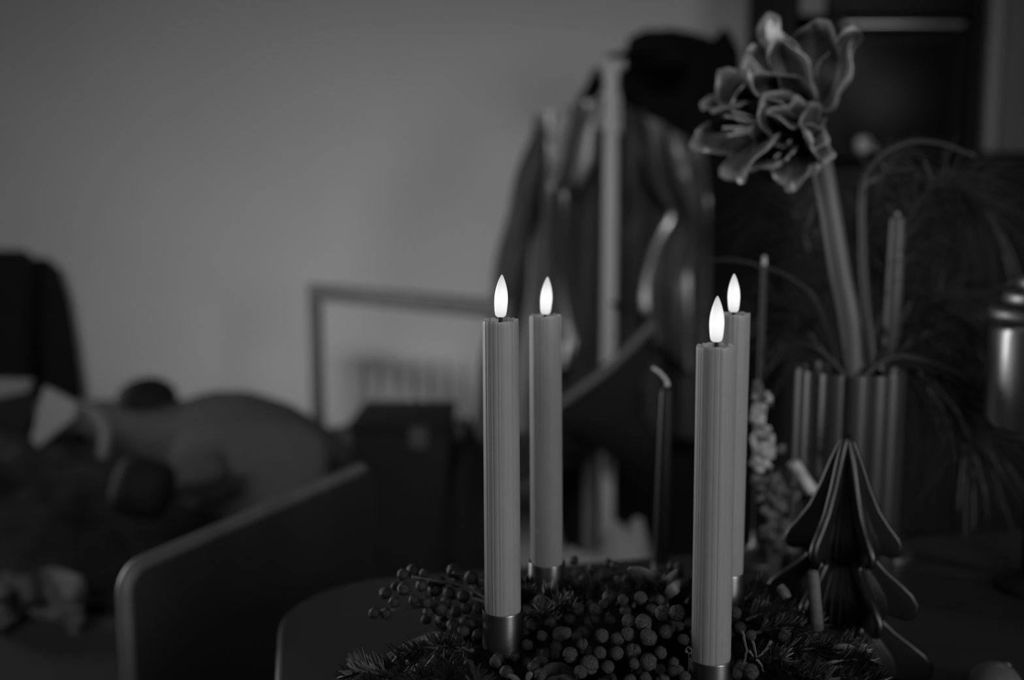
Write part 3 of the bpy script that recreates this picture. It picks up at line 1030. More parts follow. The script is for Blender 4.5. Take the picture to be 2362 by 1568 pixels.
left = zoomed([(250, 840, 50), (355, 845, 52), (430, 740, 50), (350, 660, 55), (510, 490, 52), (600, 460, 62), (700, 480, 42), (520, 620, 62), (610, 720, 48), (680, 590, 56), (970, 460, 64), (1130, 520, 64),
               (800, 630, 66), (850, 560, 52), (720, 740, 58), (850, 800, 66), (740, 830, 48), (1000, 560, 52), (1060, 690, 56), (1190, 800, 48), (1140, 930, 52), (870, 930, 60), (990, 830, 52),
               (1170, 650, 48), (1210, 560, 46), (1180, 1060, 46), (930, 660, 56), (440, 600, 40), (760, 560, 44), (900, 740, 50), (1080, 800, 50), (960, 950, 56), (1060, 1000, 56), (720, 900, 46)], 800, 1200)
lc = []
for x, y, r_ in left:
    Y = 0.60 + rnd.uniform(-0.016, 0.016) - 0.02 * (y - 1380) / 100
    p = at(x, y, Y)
    lc.append(p)
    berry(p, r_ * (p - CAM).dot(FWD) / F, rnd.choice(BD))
# more berries over the ring
tries = 0
while n_berry[0] < 230 and tries < 2000:
    tries += 1
    a = rnd.uniform(0, 2 * PI)
    rr = rnd.uniform(0.05, 0.122)
    prof_z = 0.040 + 0.040 * math.sqrt(max(0, 1 - ((rr - 0.085) / 0.045) ** 2))
    p = WC + Vector((rr * math.cos(a), rr * math.sin(a), prof_z + rnd.uniform(-0.004, 0.012)))
    ok = all((p.xy - at(bt[0], bt[1], Y).xy).length > 0.018 for (_, bt, Y) in cand.values())
    if ok:
        berry(p, rnd.uniform(0.0030, 0.0040), rnd.choice(BD + BM[:1]))

# berry twigs
for x, y in ((860, 1410), (950, 1330), (1045, 1320), (1085, 1330), (1000, 1380)):
    tip = at(x, y, 0.60)
    root = WC + Vector((-0.055, 0.03, 0.06))
    part('berry_twig', MB().tube(smooth_path([root, root.lerp(tip, 0.5) + Vector((0, 0, 0.012)), tip], 6), 0.0011, 6), M_twig, wr)

# ---- fir sprigs: stem + needles
def sprig(p0, direction, length, nn_, nl, m=None, droop=0.0, up=Vector((0, 0, 1)), spread=1.0, wdt=0.0007):
    m = m or M_needle
    d_ = Vector(direction).normalized()
    side = d_.cross(up)
    if side.length < 0.1:
        side = d_.cross(Vector((1, 0, 0)))
    side.normalize()
    up2 = side.cross(d_)
    pts_ = [Vector(p0) + d_ * (length * i / 5) - Vector((0, 0, droop * (i / 5) ** 2)) for i in range(6)]
    s_ = part('fir_sprig', MB().tube(pts_, [0.0012, 0.0011, 0.001, 0.0009, 0.0008, 0.0006], 6), M_twig, wr)
    nb = MB()
    for i in range(nn_):
        t_ = rnd.uniform(0.08, 1.0)
        k = min(int(t_ * 5), 4)
        c_ = pts_[k].lerp(pts_[k + 1], t_ * 5 - k)
        phi = rnd.uniform(0, 2 * PI)
        out = side * math.cos(phi) + up2 * math.sin(phi)
        nd = (out * rnd.uniform(0.6, 1.0) * spread + d_ * rnd.uniform(0.45, 1.0)).normalized()
        ln = nl * rnd.uniform(0.7, 1.15) * (1 - 0.25 * t_)
        wv = nd.cross(out if abs(nd.dot(out)) < 0.95 else up).normalized() * wdt
        tv = nd.cross(wv).normalized() * wdt * 0.45
        mid_ = c_ + nd * ln * 0.5 - Vector((0, 0, 0.0006))
        e_ = c_ + nd * ln
        nb.add([c_ + wv * 0.5, c_ - wv * 0.5, mid_ + wv + tv * 0, mid_ + tv, mid_ - wv, mid_ - tv, e_ + wv * 0.35, e_ - wv * 0.35],
               [(0, 2, 3), (0, 3, 1), (1, 3, 4), (1, 4, 5), (0, 1, 5), (0, 5, 2), (2, 6, 3), (3, 6, 7), (3, 7, 4), (4, 7, 5), (5, 7, 6), (5, 6, 2)])
    nd_o = part('needles', nb, m, s_)
    nd_o['kind'] = 'stuff'
    return s_


SP = []
# lower left, pointing out to the left and towards the camera
for x, y, Y, dx, dy, dz, ln, nl, mm in [
        (905, 1555, 0.52, -1, -0.1, 0.35, 0.022, 0.015, M_needle_pale), (930, 1545, 0.53, -1, -0.3, 0.15, 0.03, 0.014, M_needle), (980, 1520, 0.535, -0.8, -0.6, 0.1, 0.03, 0.013, M_needle),
        (1010, 1560, 0.51, -0.5, -0.8, 0.3, 0.03, 0.013, M_needle), (1060, 1540, 0.52, -0.2, -1, 0.3, 0.03, 0.013, M_needle), (1090, 1500, 0.53, -0.6, -0.6, 0.5, 0.03, 0.013, M_needle),
        (950, 1565, 0.50, -0.6, -0.5, 0.2, 0.03, 0.013, M_needle), (1040, 1500, 0.54, -0.9, -0.3, 0.2, 0.032, 0.012, M_needle), (1080, 1567, 0.5, 0.2, -0.8, 0.4, 0.03, 0.013, M_needle),
        # rear middle, fanning up
        (1345, 1400, 0.625, -0.2, 0.2, 1, 0.016, 0.013, M_needle), (1375, 1400, 0.63, 0.3, 0.2, 1, 0.016, 0.013, M_needle), (1420, 1395, 0.63, 0.2, 0.3, 0.9, 0.014, 0.012, M_needle),
        (1300, 1400, 0.62, -0.6, 0, 0.6, 0.018, 0.012, M_needle), (1330, 1420, 0.60, -0.5, -0.3, 0.6, 0.02, 0.012, M_needle), (1400, 1420, 0.61, 0.1, 0.0, 0.9, 0.016, 0.012, M_needle),
        (1225, 1380, 0.64, -0.3, 0.2, 0.9, 0.014, 0.012, M_needle), (1210, 1400, 0.62, 0.1, 0, 1, 0.014, 0.011, M_needle), (1460, 1400, 0.63, 0.4, 0.2, 0.7, 0.02, 0.012, M_needle),
        (1540, 1400, 0.62, -0.3, 0.2, 0.9, 0.018, 0.012, M_needle), (1580, 1390, 0.62, 0.4, 0.2, 0.9, 0.018, 0.012, M_needle), (1280, 1440, 0.59, -0.3, -0.4, 0.6, 0.022, 0.012, M_needle),
        # right side
        (1720, 1430, 0.60, 0.9, 0.2, 0.35, 0.024, 0.013, M_needle), (1740, 1460, 0.58, 0.9, -0.1, 0.3, 0.028, 0.013, M_needle), (1770, 1440, 0.60, 0.8, 0.4, 0.5, 0.022, 0.013, M_needle),
        (1800, 1500, 0.56, 0.9, -0.2, 0.25, 0.03, 0.013, M_needle), (1850, 1500, 0.575, 0.9, 0.1, 0.2, 0.03, 0.013, M_needle), (1890, 1530, 0.56, 0.9, -0.2, 0.3, 0.03, 0.013, M_needle),
        (1800, 1550, 0.535, 0.6, -0.7, 0.3, 0.03, 0.013, M_needle), (1860, 1555, 0.54, 0.9, -0.4, 0.15, 0.03, 0.013, M_needle), (1730, 1520, 0.55, 0.5, -0.6, 0.4, 0.026, 0.013, M_needle),
        (1900, 1500, 0.58, 0.9, -0.1, 0.25, 0.022, 0.014, M_needle_pale), (1930, 1565, 0.545, 0.9, -0.3, 0.2, 0.025, 0.014, M_needle), (1820, 1450, 0.61, 0.7, 0.2, 0.45, 0.02, 0.012, M_needle),
        (1710, 1390, 0.63, 0.6, 0.2, 0.6, 0.02, 0.012, M_needle)]:
    SP.append(sprig(at(x, y, Y), (dx, dy, dz), ln, 110, nl, mm, droop=0.004, wdt=0.00075))
for k in range(26):
    a = rnd.uniform(0, 2 * PI)
    rr = rnd.uniform(0.045, 0.115)
    p = WC + Vector((rr * math.cos(a), rr * math.sin(a), rnd.uniform(0.05, 0.07)))
    sprig(p, (math.cos(a + rnd.uniform(-1, 1)), math.sin(a + rnd.uniform(-1, 1)), rnd.uniform(0.1, 0.5)), 0.03, 90, 0.012, M_needle, 0.004)

# pale stick, cut stub, pale chip, tendrils, curled leaf, seed cups
part('bark_stick', MB().tube(smooth_path([at(895, 1515, 0.555), at(950, 1482, 0.56), at(1000, 1466, 0.57), at(1060, 1475, 0.58)], 6), [0.0017] * 10 + [0.0026] * 9, 10), M_twig_pale, wr)
stub = MB()
ps = smooth_path([at(1885, 1450, 0.60), at(1880, 1390, 0.60), at(1876, 1335, 0.602), at(1874, 1314, 0.603)], 5)
stub.tube(ps, [0.0040] * 10 + [0.0037] * 4 + [0.0031, 0.0020], 14)
label(part('cut_branch_stub', stub, M_twig_pale, wr), 'pale upright cut branch end')
part('cut_branch_end', MB().tube([at(1799, 1352, 0.635), at(1808, 1366, 0.632), at(1816, 1380, 0.63)], [0.0030, 0.0038, 0.0032], 10), M_twig_pale, wr)
for pth in ([(1713, 1455), (1718, 1480), (1722, 1500), (1716, 1530)], [(1737, 1478), (1742, 1500), (1745, 1515)], [(1780, 1478), (1765, 1500), (1748, 1515)], [(1745, 1520), (1757, 1535), (1760, 1549)], [(1728, 1500), (1737, 1513)],
            [(1905, 1480), (1893, 1500), (1885, 1520), (1870, 1560)]):
    P_ = smooth_path([at(x, y, 0.535 + 0.01 * (x > 1800) * 3) for x, y in pth], 6)
    part('dry_tendril', MB().tube([q_ + Vector((0.0006 * nz(k * 0.6, pth[0][0]), 0, 0.0006 * nz(k * 0.7, 3, pth[0][0]))) for k, q_ in enumerate(P_)], [0.0009 * (1 - 0.6 * k / len(P_)) for k in range(len(P_))], 6), M_twig_pale, wr)


def blade(path, width, Y, m, name, tilt=0.0):
    P = smooth_path([at(x, y, Y + dy_) for x, y, dy_ in path], 6)
    rows = []
    for i, p in enumerate(P):
        t_ = i / (len(P) - 1)
        tg = (P[min(i + 1, len(P) - 1)] - P[max(i - 1, 0)]).normalized()
        sd = tg.cross(Vector((0, math.cos(tilt), math.sin(tilt)))).normalized()
        w_ = width * math.sin(PI * min(0.97, 0.12 + 0.85 * t_)) ** 0.7
        nr = sd.cross(tg)
        rows.append([p - sd * w_ + nr * 0.0004, p + nr * (0.0004 - w_ * 0.35), p + sd * w_ + nr * 0.0004, p + sd * w_ - nr * 0.0004, p - nr * (0.0004 + w_ * 0.35), p - sd * w_ - nr * 0.0004])
    return part(name, MB().grid(rows, True, True, True), m, wr)


blade([(1510, 1385, 0), (1500, 1350, 0.003), (1478, 1325, 0.004), (1450, 1310, 0.0)], 0.0065, 0.635, M_leaf, 'curled_leaf')
blade([(1512, 1382, -0.004), (1525, 1355, -0.004), (1545, 1330, -0.002), (1562, 1312, 0)], 0.0032, 0.632, M_leaf_pale, 'curled_leaf', 0.5)
blade([(1540, 1375, -0.004), (1550, 1362, -0.006), (1562, 1350, -0.004), (1568, 1345, 0)], 0.004, 0.62, M_leaf_pale, 'curled_leaf')
# pleated pale leaf at the lower right
blade([(1905, 1525, 0), (1935, 1505, -0.004), (1965, 1508, -0.005), (1988, 1525, 0)], 0.0055, 0.565, M_leaf_pale, 'pleated_leaf')
for dy_ in (0, 14):
    blade([(1893, 1542 + dy_, 0), (1915, 1528 + dy_, -0.003), (1945, 1522 + dy_, -0.002)], 0.0011, 0.555, M_leaf_pale, 'grass_blade')
# seed cup (only its rim shows above the frame's lower edge)
sc_ = at(1285, 1572, 0.515)
cupm = MB()
cupm.lathe([(0.0040, -0.014), (0.0085, -0.009), (0.0104, 0.0), (0.0107, 0.002), (0.0102, 0.0022), (0.0094, 0.0), (0.0075, -0.007), (0.001, -0.009)], 36, sc_, (0.05, -0.55, 0.8))
cu_ = part('seed_cup', cupm, M_leaf, wr)
part('inner_cup', MB().lathe([(0.003, -0.008), (0.0052, -0.002), (0.0056, 0.001), (0.0050, 0.001), (0.001, -0.004)], 28, sc_ + Vector((0.004, -0.001, -0.001)), (0.05, -0.55, 0.8)), M_leaf, cu_)
blade([(1215, 1568, 0), (1222, 1556, 0), (1228, 1551, 0)], 0.0016, 0.50, M_leaf_pale, 'curled_leaf')
blade([(1172, 1556, 0), (1186, 1562, 0), (1200, 1570, 0)], 0.0014, 0.50, M_leaf_pale, 'curled_leaf')
# frayed strands at the right front tube
for pth in ([(1587, 1503), (1583, 1497), (1588, 1491), (1594, 1497)], [(1590, 1507), (1581, 1502), (1584, 1494)], [(1588, 1510), (1596, 1500), (1590, 1495)]):
    part('frayed_thread', MB().tube(smooth_path([at(x, y, 0.520) for x, y in pth], 6), 0.00028, 5), M_twig_pale, wr)

# ------------------------------------------------------------------ thin unlit tapers behind the wreath
def taper(px, ptop, pbase, Y, wpx, m, lab, wick=None, lean=0):
    tp, = [at(px, ptop, Y)]
    rr = wpx / 2 * (Y * math.cos(PITCH) + (H - tp.z) * math.sin(PITCH)) / F
    xb_ = at(px + lean, ptop, Y).x
    t_ = thing('taper_candle', lab, 'candle', (xb_, Y, TZ))
    part('holder', MB().lathe([(0.03, TZ + 0.0005), (0.03, TZ + 0.004), (0.010, TZ + 0.008), (rr * 1.25, TZ + 0.015), (rr * 1.25, TZ + 0.03)], 28, (xb_, Y, 0)), M_can_dark, t_)
    pts_ = [Vector((lerp(xb_, tp.x, i / 8), Y, lerp(TZ + 0.03, tp.z, i / 8))) for i in range(9)]
    part('wax_body', MB().tube(pts_ + [tp + Vector((0, 0, rr * 0.5))], [rr * 1.08, rr * 1.07, rr * 1.05, rr * 1.03, rr, rr * 0.97, rr * 0.93, rr * 0.88, rr * 0.8, rr * 0.25], 20), m, t_)
    if wick:
        part('wick', MB().tube(smooth_path([at(x, y, Y) for x, y in wick], 6), [0.0021] * 4 + [0.0016] * (6 * (len(wick) - 1) - 3), 10), M_cream, t_)
    return t_


taper(1537, 898, 1340, 0.85, 32, M_darkcandle, 'slim dark unlit taper candle with a pale bent wick behind the wreath', [(1540, 890), (1536, 876), (1522, 860), (1505, 848)], lean=-6)
taper(2070, 505, 1230, 0.955, 40, M_greycandle2, 'thick grey unlit taper candle standing behind the dark vase', [(2070, 505), (2070, 490)])
taper(1763, 612, 1230, 0.94, 14, M_greycandle, 'thin pointed grey taper candle to the left of the dark vase', [(1763, 612), (1763, 590)])

# ------------------------------------------------------------------ vase with amaryllis, stems and pine
VY = 0.90
vp = at(1960, 850, VY)
vz = vp.z
VR = 0.0485
vs = thing('ribbed_vase', 'dark glossy ribbed vase holding the large amaryllis', 'vase', (vp.x, VY, TZ))
NR = 13
def vr(a, z):
    return 0.90 + 0.10 * abs(math.sin(a * NR / 2 + 0.4)) ** 0.55
vm = MB()
vm.lathe([(VR * 0.55, TZ + 0.0005), (VR * 0.9, TZ + 0.001), (VR * 0.96, TZ + 0.008), (VR, TZ + 0.05), (VR, vz - 0.004), (VR * 0.985, vz), (VR * 0.95, vz - 0.003), (VR * 0.92, TZ + 0.06), (VR * 0.3, TZ + 0.02)], 176, (vp.x, VY, 0), None, vr)
part('vase_body', vm, M_vase, vs)

am = thing('amaryllis', 'large pale striped amaryllis bloom on a thick stem in the dark vase', 'flower', (vp.x + 0.005, VY, TZ + 0.03))
hd0 = at(1876, 292, VY - 0.01)
part('stem', MB().tube(smooth_path([Vector((vp.x + 0.012, VY, TZ + 0.03)), at(1966, 815, VY), at(1936, 620, VY), at(1905, 430, VY), hd0], 8), [0.0086] * 10 + [0.0094] * 23, 16), M_stem, am)


def petal(base, axis, phi, ln, wid, flare, curl, m, bl, twist=0.0):
    """petal of a trumpet: starts along axis, flares outwards, recurves at its tip"""
    ax_ = Vector(axis).normalized()
    u_ = ax_.cross(Vector((0, 1, 0.2))).normalized()
    v_ = ax_.cross(u_)
    rd = u_ * math.cos(phi) + v_ * math.sin(phi)
    tn = ax_.cross(rd)
    nS, nW = 22, 11
    front_, back_ = [], []
    p = Vector(base) + rd * 0.004
    ang = R(6)
    step = ln / (nS - 1)
    for i in range(nS):
        s_ = i / (nS - 1)
        w_ = wid * (0.16 + 0.84 * math.sin(PI * min(1, (s_ ** 0.8) * 0.93)) ** 0.8) * (1 if s_ < 0.98 else 0.4)
        d_ = ax_ * math.cos(ang) + rd * math.sin(ang)
        nr = rd * math.cos(ang) - ax_ * math.sin(ang)
        row, row2 = [], []
        for j in range(nW):
            q_ = j / (nW - 1) * 2 - 1
            wave = 0.003 * math.sin(s_ * 13 + q_ * 2 + phi * 3) * abs(q_) ** 1.5
            ribs = 0.0009 * math.exp(-(q_ / 0.12) ** 2)
            off_ = nr * (0.35 * w_ * q_ * q_ * (1 - 0.9 * s_) + wave - ribs) + tn * (q_ * w_ / 2 + twist * s_ * s_)
            row.append(p + off_)
            row2.append(p + off_ + nr * 0.0009)
        front_.append(row)
        back_.append(row2)
        p = p + d_ * step
        ang += (flare + (curl if s_ > 0.62 else 0) * ((s_ - 0.62) / 0.38 if s_ > 0.62 else 0)) / (nS - 1)
    mb = MB()
    rows_ = [f_ + b_[::-1] for f_, b_ in zip(front_, back_)]
    mb.grid(rows_, True, True, True)
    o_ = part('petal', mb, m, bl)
    at_ = o_.data.attributes.new('rim_highlight', 'FLOAT', 'POINT')
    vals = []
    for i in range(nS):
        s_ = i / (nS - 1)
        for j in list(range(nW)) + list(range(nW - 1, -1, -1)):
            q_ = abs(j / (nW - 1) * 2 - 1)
            vals.append(min(1, max(0, (q_ - 0.80) / 0.2) + max(0, (s_ - 0.86) / 0.12) + 0.5 * max(0, 0.12 - q_) / 0.12 * (1 - s_)))  # pale edges and tips carry painted highlights, plus a faint midrib stripe
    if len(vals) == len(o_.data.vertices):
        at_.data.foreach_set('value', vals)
    return o_


rp = random.Random(5)
def bloom(base, axis, ln, wid, flare, curl, ph0, name='bloom'):
    ax_ = Vector(axis).normalized()
    tubev = MB()
    b_ = Vector(base)
    tubev.tube([hd0, b_ - ax_ * 0.004, b_ + ax_ * 0.012], [0.006, 0.0055, 0.008], 12)
    bl = part(name, tubev, M_stem, am)
    for k in range(6):
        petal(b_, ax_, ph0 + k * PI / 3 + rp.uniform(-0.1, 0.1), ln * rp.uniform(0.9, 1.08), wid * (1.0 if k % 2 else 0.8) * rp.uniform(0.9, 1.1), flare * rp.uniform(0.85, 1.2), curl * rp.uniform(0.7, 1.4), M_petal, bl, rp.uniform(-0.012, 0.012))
    st_ = MB()
    for k in range(6):
        a = k * PI / 3
        u_ = ax_.cross(Vector((0, 1, 0.2))).normalized()
        v_ = ax_.cross(u_)
        o_ = u_ * math.cos(a) * 0.010 + v_ * math.sin(a) * 0.010
        st_.tube([b_ + ax_ * 0.01, b_ + ax_ * ln * 0.5 + o_ * 0.5, b_ + ax_ * ln * 0.8 + o_], [0.0006, 0.0006, 0.0012], 6)
    part('stamens', st_, M_cream, bl)


bloom(hd0 + Vector((-0.010, -0.004, 0.010)), (-0.80, -0.12, 0.56), 0.088, 0.054, R(44), R(180), 0.3)
bloom(hd0 + Vector((-0.012, -0.010, -0.002)), (-0.95, -0.40, 0.02), 0.094, 0.050, R(42), R(190), 0.9)
bloom(hd0 + Vector((0.002, 0.006, 0.012)), (-0.05, 0.05, 1.0), 0.080, 0.048, R(38), R(160), 0.1)
bloom(hd0 + Vector((-0.006, -0.016, 0.0)), (-0.62, -0.60, -0.42), 0.066, 0.050, R(34), R(130), 0.5)

paths = [([(1955, 900), (1925, 790), (1880, 690), (1835, 650), (1780, 622), (1690, 600), (1600, 606)], 'arching dark stem bowing left out of the vase toward the candles', 0.0033),
         ([(1995, 900), (2010, 820), (1998, 700), (1990, 560), (1992, 430), (2020, 370), (2085, 332), (2160, 330), (2250, 362)], 'tall dark stem rising beside the amaryllis and bending right at its top', 0.0048),
         ([(1960, 900), (1935, 850), (1880, 802), (1825, 796), (1760, 822)], 'short dark stem curving low to the left over the vase rim', 0.003),
         ([(1975, 900), (2010, 850), (2065, 822), (2130, 832), (2200, 858), (2262, 905)], 'short dark stem curving low to the right over the vase rim', 0.004)]
for i, (pth, lab, rr) in enumerate(paths):
    P = smooth_path([at(x, y, VY + 0.015 - 0.012 * i + (0.01 * k)) for k, (x, y) in enumerate(pth)], 8)
    t_ = thing('arching_stem', lab, 'stem', tuple(P[0]), 'stems in the dark vase')
    part('stalk', MB().tube(P, [lerp(rr, rr * 0.5, k / len(P)) for k in range(len(P))], 10), M_stem_dark, t_)
    if i == 1:
        Q = smooth_path([at(2000, 425, VY + 0.02), at(2045, 398, VY + 0.02), at(2100, 392, VY + 0.02)], 6)
        part('side_shoot', MB().tube(Q, 0.0022, 8), M_stem_dark, t_)

# long-needled pine branches round the vase
rq = random.Random(21)
def pine(path, Y0, Y1, count, nl, lab):
    Y0, Y1, nl = Y0 - 0.09, Y1 - 0.03, nl * 0.9
    P = smooth_path([at(x, y, lerp(Y0, Y1, k / (len(path) - 1))) for k, (x, y) in enumerate(path)], 8)
    t_ = thing('pine_branch', lab, 'branch', tuple(P[0]), 'pine branches in the dark vase')
    part('branch', MB().tube(P, [lerp(0.0032, 0.0014, k / len(P)) for k in range(len(P))], 8), M_stem_dark, t_)
    nb = MB()
    for _ in range(count):
        s_ = rq.uniform(0.25, 1) * (len(P) - 1)
        k = min(int(s_), len(P) - 2)
        c_ = P[k].lerp(P[k + 1], s_ - k)
        tg = (P[k + 1] - P[k]).normalized()
        o_ = Vector((rq.uniform(-1, 1), rq.uniform(-1, 1), rq.uniform(-1, 1))).normalized()
        d_ = (tg * 0.8 + o_ * 0.75).normalized()
        ln = nl * rq.uniform(0.7, 1.2)
        pts_ = [c_, c_ + d_ * ln * 0.5 - Vector((0, 0, 0.004)), c_ + d_ * ln - Vector((0, 0, 0.02 + 0.02 * rq.random()))]
        nb.tube(pts_, [0.0008, 0.0008, 0.0003], 4)
    o_ = part('needles', nb, M_pine, t_, smooth=False)
    o_['kind'] = 'stuff'
    return t_


pine([(1985, 880), (2040, 700), (2110, 480), (2190, 420), (2290, 500)], 1.02, 1.12, 260, 0.085, 'dark pine branch rising right from the vase, highest of its branches')
pine([(1990, 880), (2080, 760), (2180, 700), (2290, 800)], 1.02, 1.06, 240, 0.085, 'dark pine branch leaning right from the vase at mid height')
pine([(1990, 880), (2080, 830), (2180, 900), (2260, 1040)], 1.01, 1.02, 240, 0.08, 'dark pine branch drooping low to the right of the vase')
pine([(1950, 880), (1900, 700), (1850, 520), (1790, 450)], 1.04, 1.14, 240, 0.08, 'dark pine branch rising left from the vase behind the amaryllis stem')
pine([(1950, 880), (1880, 780), (1800, 700), (1730, 690)], 1.04, 1.12, 200, 0.075, 'dark pine branch leaning left from the vase toward the candles')
pine([(1965, 880), (1980, 640), (2010, 460), (2060, 380)], 1.06, 1.16, 220, 0.08, 'dark upright pine branch behind the arching stem in the vase')

# ------------------------------------------------------------------ dried pale bouquet between wreath and vase
DY = 0.885
db = thing('dried_bouquet', 'bunch of pale dried flowers standing right behind the wreath candles', 'flower', (at(1775, 1200, DY).x, DY, TZ))
rd_ = random.Random(9)
def crumple(px, py, rx, rz, m, name, Y=DY, rot=0.0):
    bm = bmesh.new()
    bmesh.ops.create_icosphere(bm, subdivisions=3, radius=1.0)
    c_ = at(px, py, Y)
    k_ = (c_ - CAM).dot(FWD) / F
    se = rd_.uniform(0, 50)
    mb = MB()
    bm.verts.ensure_lookup_table()
    vs_, rotm = [], Matrix.Rotation(rot, 3, 'Y')
    for v in bm.verts:
        n_ = v.co.normalized()
        f_ = 1 + 0.55 * noise.noise(n_ * 2.2 + Vector((se, 0, 0))) + 0.25 * noise.noise(n_ * 5 + Vector((0, se, 0)))
        vs_.append(c_ + rotm @ Vector((n_.x * rx * k_ * f_, n_.y * min(rx, rz) * k_ * f_, n_.z * rz * k_ * f_)))
    mb.add(vs_, [tuple(v.index for v in f.verts) for f in bm.faces])
    bm.free()
    return part(name, mb, m, db)


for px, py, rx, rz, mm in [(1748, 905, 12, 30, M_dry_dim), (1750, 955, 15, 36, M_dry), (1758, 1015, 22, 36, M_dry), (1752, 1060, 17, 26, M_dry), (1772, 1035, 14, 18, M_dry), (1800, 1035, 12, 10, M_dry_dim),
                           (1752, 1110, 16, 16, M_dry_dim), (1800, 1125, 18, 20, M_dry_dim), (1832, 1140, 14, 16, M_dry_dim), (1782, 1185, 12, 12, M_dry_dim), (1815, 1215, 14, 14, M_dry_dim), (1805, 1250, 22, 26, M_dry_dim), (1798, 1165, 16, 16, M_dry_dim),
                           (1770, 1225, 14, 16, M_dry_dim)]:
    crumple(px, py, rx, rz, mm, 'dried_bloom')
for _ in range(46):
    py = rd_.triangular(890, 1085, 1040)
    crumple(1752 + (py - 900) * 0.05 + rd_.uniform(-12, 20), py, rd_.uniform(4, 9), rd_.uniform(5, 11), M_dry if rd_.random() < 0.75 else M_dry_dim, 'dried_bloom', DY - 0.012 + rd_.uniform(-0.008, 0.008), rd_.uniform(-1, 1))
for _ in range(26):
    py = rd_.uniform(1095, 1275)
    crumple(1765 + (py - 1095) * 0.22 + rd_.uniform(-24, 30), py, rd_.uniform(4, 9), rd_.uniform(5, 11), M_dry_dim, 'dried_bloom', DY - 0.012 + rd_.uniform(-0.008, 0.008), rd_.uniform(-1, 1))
label(part('cut_stem', MB().tube([at(1828, 1066, DY - 0.02), at(1850, 1098, DY - 0.02), at(1873, 1132, DY - 0.02)], [0.0056, 0.0056, 0.0058], 12), M_dry, db), 'pale cut stem')
for px in (1752, 1775, 1800, 1820):
    part('dried_stalk', MB().tube([at(px, 1080, DY), at(lerp(px, 1790, 0.6), 1190, DY), Vector((at(1785, 1300, DY).x + (px - 1785) * 0.0001, DY, TZ + 0.001))], 0.0016, 8), M_twig, db)

# ------------------------------------------------------------------ paper tree with radial fins
TY = 0.69
ta = at(1945, 1003, TY)
ft = thing('paper_tree', 'dark folded-fin tree ornament with three lobed tiers standing beside the wreath', 'ornament', (ta.x + 0.003, TY, TZ))
Ht = ta.z - TZ
sil = [(0.0005, 1.0), (0.003, 0.997), (0.006, 0.975), (0.012, 0.895), (0.018, 0.80), (0.025, 0.71), (0.033, 0.645), (0.0390, 0.605), (0.0415, 0.575), (0.0415, 0.545), (0.0385, 0.522), (0.033, 0.520), (0.027, 0.530),
       (0.025, 0.505), (0.032, 0.468), (0.042, 0.425), (0.0500, 0.385), (0.0545, 0.345), (0.0545, 0.305), (0.051, 0.280), (0.046, 0.272), (0.038, 0.280), (0.031, 0.292),
       (0.031, 0.265), (0.040, 0.225), (0.051, 0.185), (0.061, 0.145), (0.0665, 0.100), (0.0665, 0.06), (0.062, 0.03), (0.055, 0.022), (0.040, 0.03), (0.030, 0.03), (0.028, 0.0), (0.002, 0.0)]
sil = [(r_ * 0.97, z_ * Ht) for r_, z_ in sil]
NFin = 6
fm = MB()
th = 0.0030
n = len(sil)
vsl = []
for sgn in (-1, 1):
    for r_, z_ in sil:
        vsl.append((r_, sgn * th, z_))
# centre ring slightly inset for a rounded edge
fm.add(vsl, [tuple(range(n - 1, -1, -1)), tuple(range(n, 2 * n))] + [(i, (i + 1) % n, n + (i + 1) % n, n + i) for i in range(n)])
fin_me = fm.mesh('fin', M_tree, bevel=0.0024, segs=4)
for k in range(NFin):
    link('fin', fin_me, ft, (0, 0, 0.0005), (0, 0, 2 * PI * (k - 0.31) / NFin))
part('core', MB().lathe([(max(r_ * 0.62, 0.0005), TZ + 0.0005 + z_) for r_, z_ in sil][::-1], 144, (ft.location.x, TY, 0), None, lambda a, z: 1 - 0.14 * abs(math.sin(a * 18))), M_tree, ft)

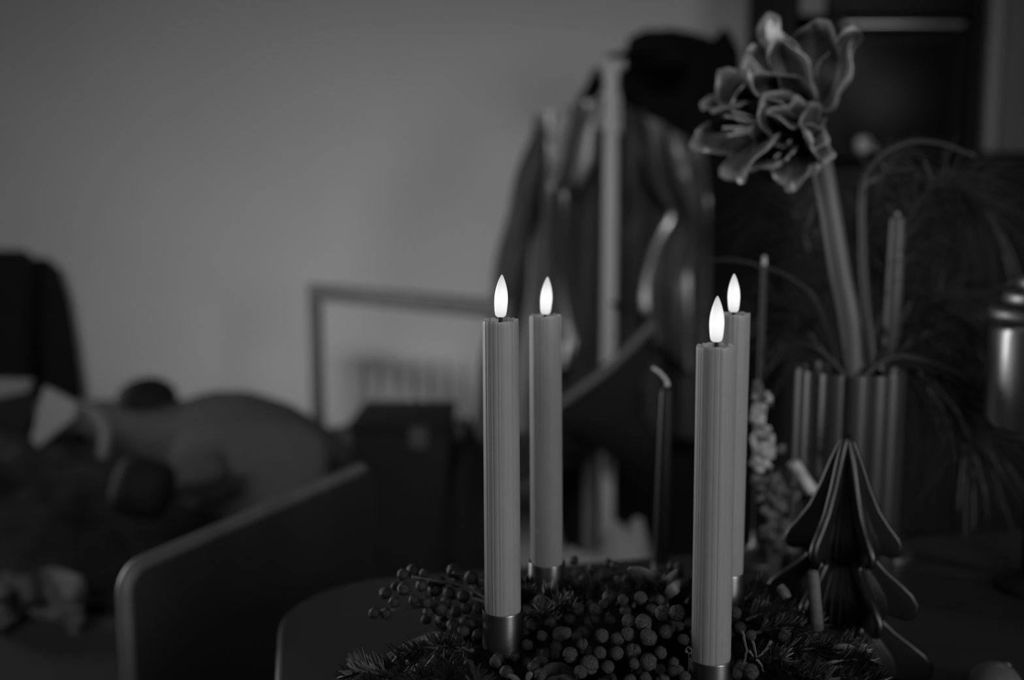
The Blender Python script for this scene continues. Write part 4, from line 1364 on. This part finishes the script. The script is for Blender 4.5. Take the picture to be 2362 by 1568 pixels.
# ------------------------------------------------------------------ silver lamp canister at the right edge
LY = 0.86
lcx = at(2428, 900, LY).x
lk = (LY * math.cos(PITCH) + 0.1 * math.sin(PITCH)) / F
zb, zt2 = at(2362, 1008, LY - 0.04).z, at(2362, 772, LY - 0.045).z
lm = thing('metal_lamp', 'silver cylindrical lamp with a stepped ring top at the right frame edge', 'lamp', (lcx, LY, TZ))
Rb = 140 * lk
part('canister', MB().lathe([(Rb * 0.5, zb - 0.001), (Rb * 0.90, zb), (Rb, zb + 0.008), (Rb, zt2 - 0.004), (Rb * 0.97, zt2), (Rb * 0.4, zt2 + 0.001)], 80, (lcx, LY, 0)), M_can, lm)
bt_ = part('base_ring', MB().lathe([(Rb * 0.5, zb - 0.012), (Rb * 0.93, zb - 0.010), (Rb * 0.95, zb - 0.004), (Rb * 0.9, zb - 0.0015)], 64, (lcx, LY, 0)), M_can_dark, lm)
part('foot', MB().lathe([(Rb * 0.7, TZ + 0.0005), (Rb * 0.7, TZ + 0.006), (Rb * 0.3, TZ + 0.012), (Rb * 0.28, zb - 0.02), (Rb * 0.5, zb - 0.012)], 48, (lcx, LY, 0)), M_box, lm)
zz = zt2 + 0.006
for rr, hh in ((146, 0.011), (118, 0.010), (90, 0.009)):
    q_ = rr * lk
    part('stepped_ring', MB().lathe([(q_ * 0.5, zz), (q_ * 0.97, zz), (q_, zz + 0.002), (q_, zz + hh - 0.002), (q_ * 0.97, zz + hh), (q_ * 0.5, zz + hh)], 72, (lcx, LY, 0)), M_can_dark, lm)
    zz += hh + 0.0035
part('neck', MB().lathe([(Rb * 0.42, zt2), (Rb * 0.40, zz + 0.01), (0.002, zz + 0.015)], 40, (lcx, LY, 0)), M_box, lm)
part('screw_head', MB().lathe([(0.004, 0), (0.004, 0.002), (0.002, 0.003), (0.0005, 0.003)], 16, Vector((lcx, LY, (zb + zt2) / 2 - 0.003)) + Vector((-0.72, -0.69, 0)).normalized() * (Rb - 0.001), (-0.72, -0.69, 0)), M_box, lm)
part('cord', MB().tube(smooth_path([at(2240, 700, LY + 0.1), at(2300, 668, LY + 0.06), at(2380, 634, LY), Vector((lcx, LY, zz + 0.012))], 6), 0.0016, 6), M_can_dark, lm)

# pale round bauble, mostly below the frame
pbz = at_z(2293, 1590, TZ + 0.018)
bb = thing('pale_bauble', 'pale round bauble on the table at the lower right corner', 'ornament', (pbz.x, pbz.y, TZ))
mbb = MB()
mbb.lathe([(0.0185 * max(math.sin(PI * i / 20), 0.01), 0.0185 * -math.cos(PI * i / 20)) for i in range(21)], 36, (pbz.x, pbz.y, TZ + 0.0186))
part('ball', mbb, M_bauble, bb)
part('hanger_cap', MB().lathe([(0.004, 0), (0.004, 0.004), (0.001, 0.005)], 14, (pbz.x + 0.012, pbz.y + 0.012, TZ + 0.0266), (0.6, 0.6, 0.5)), M_can_dark, bb)
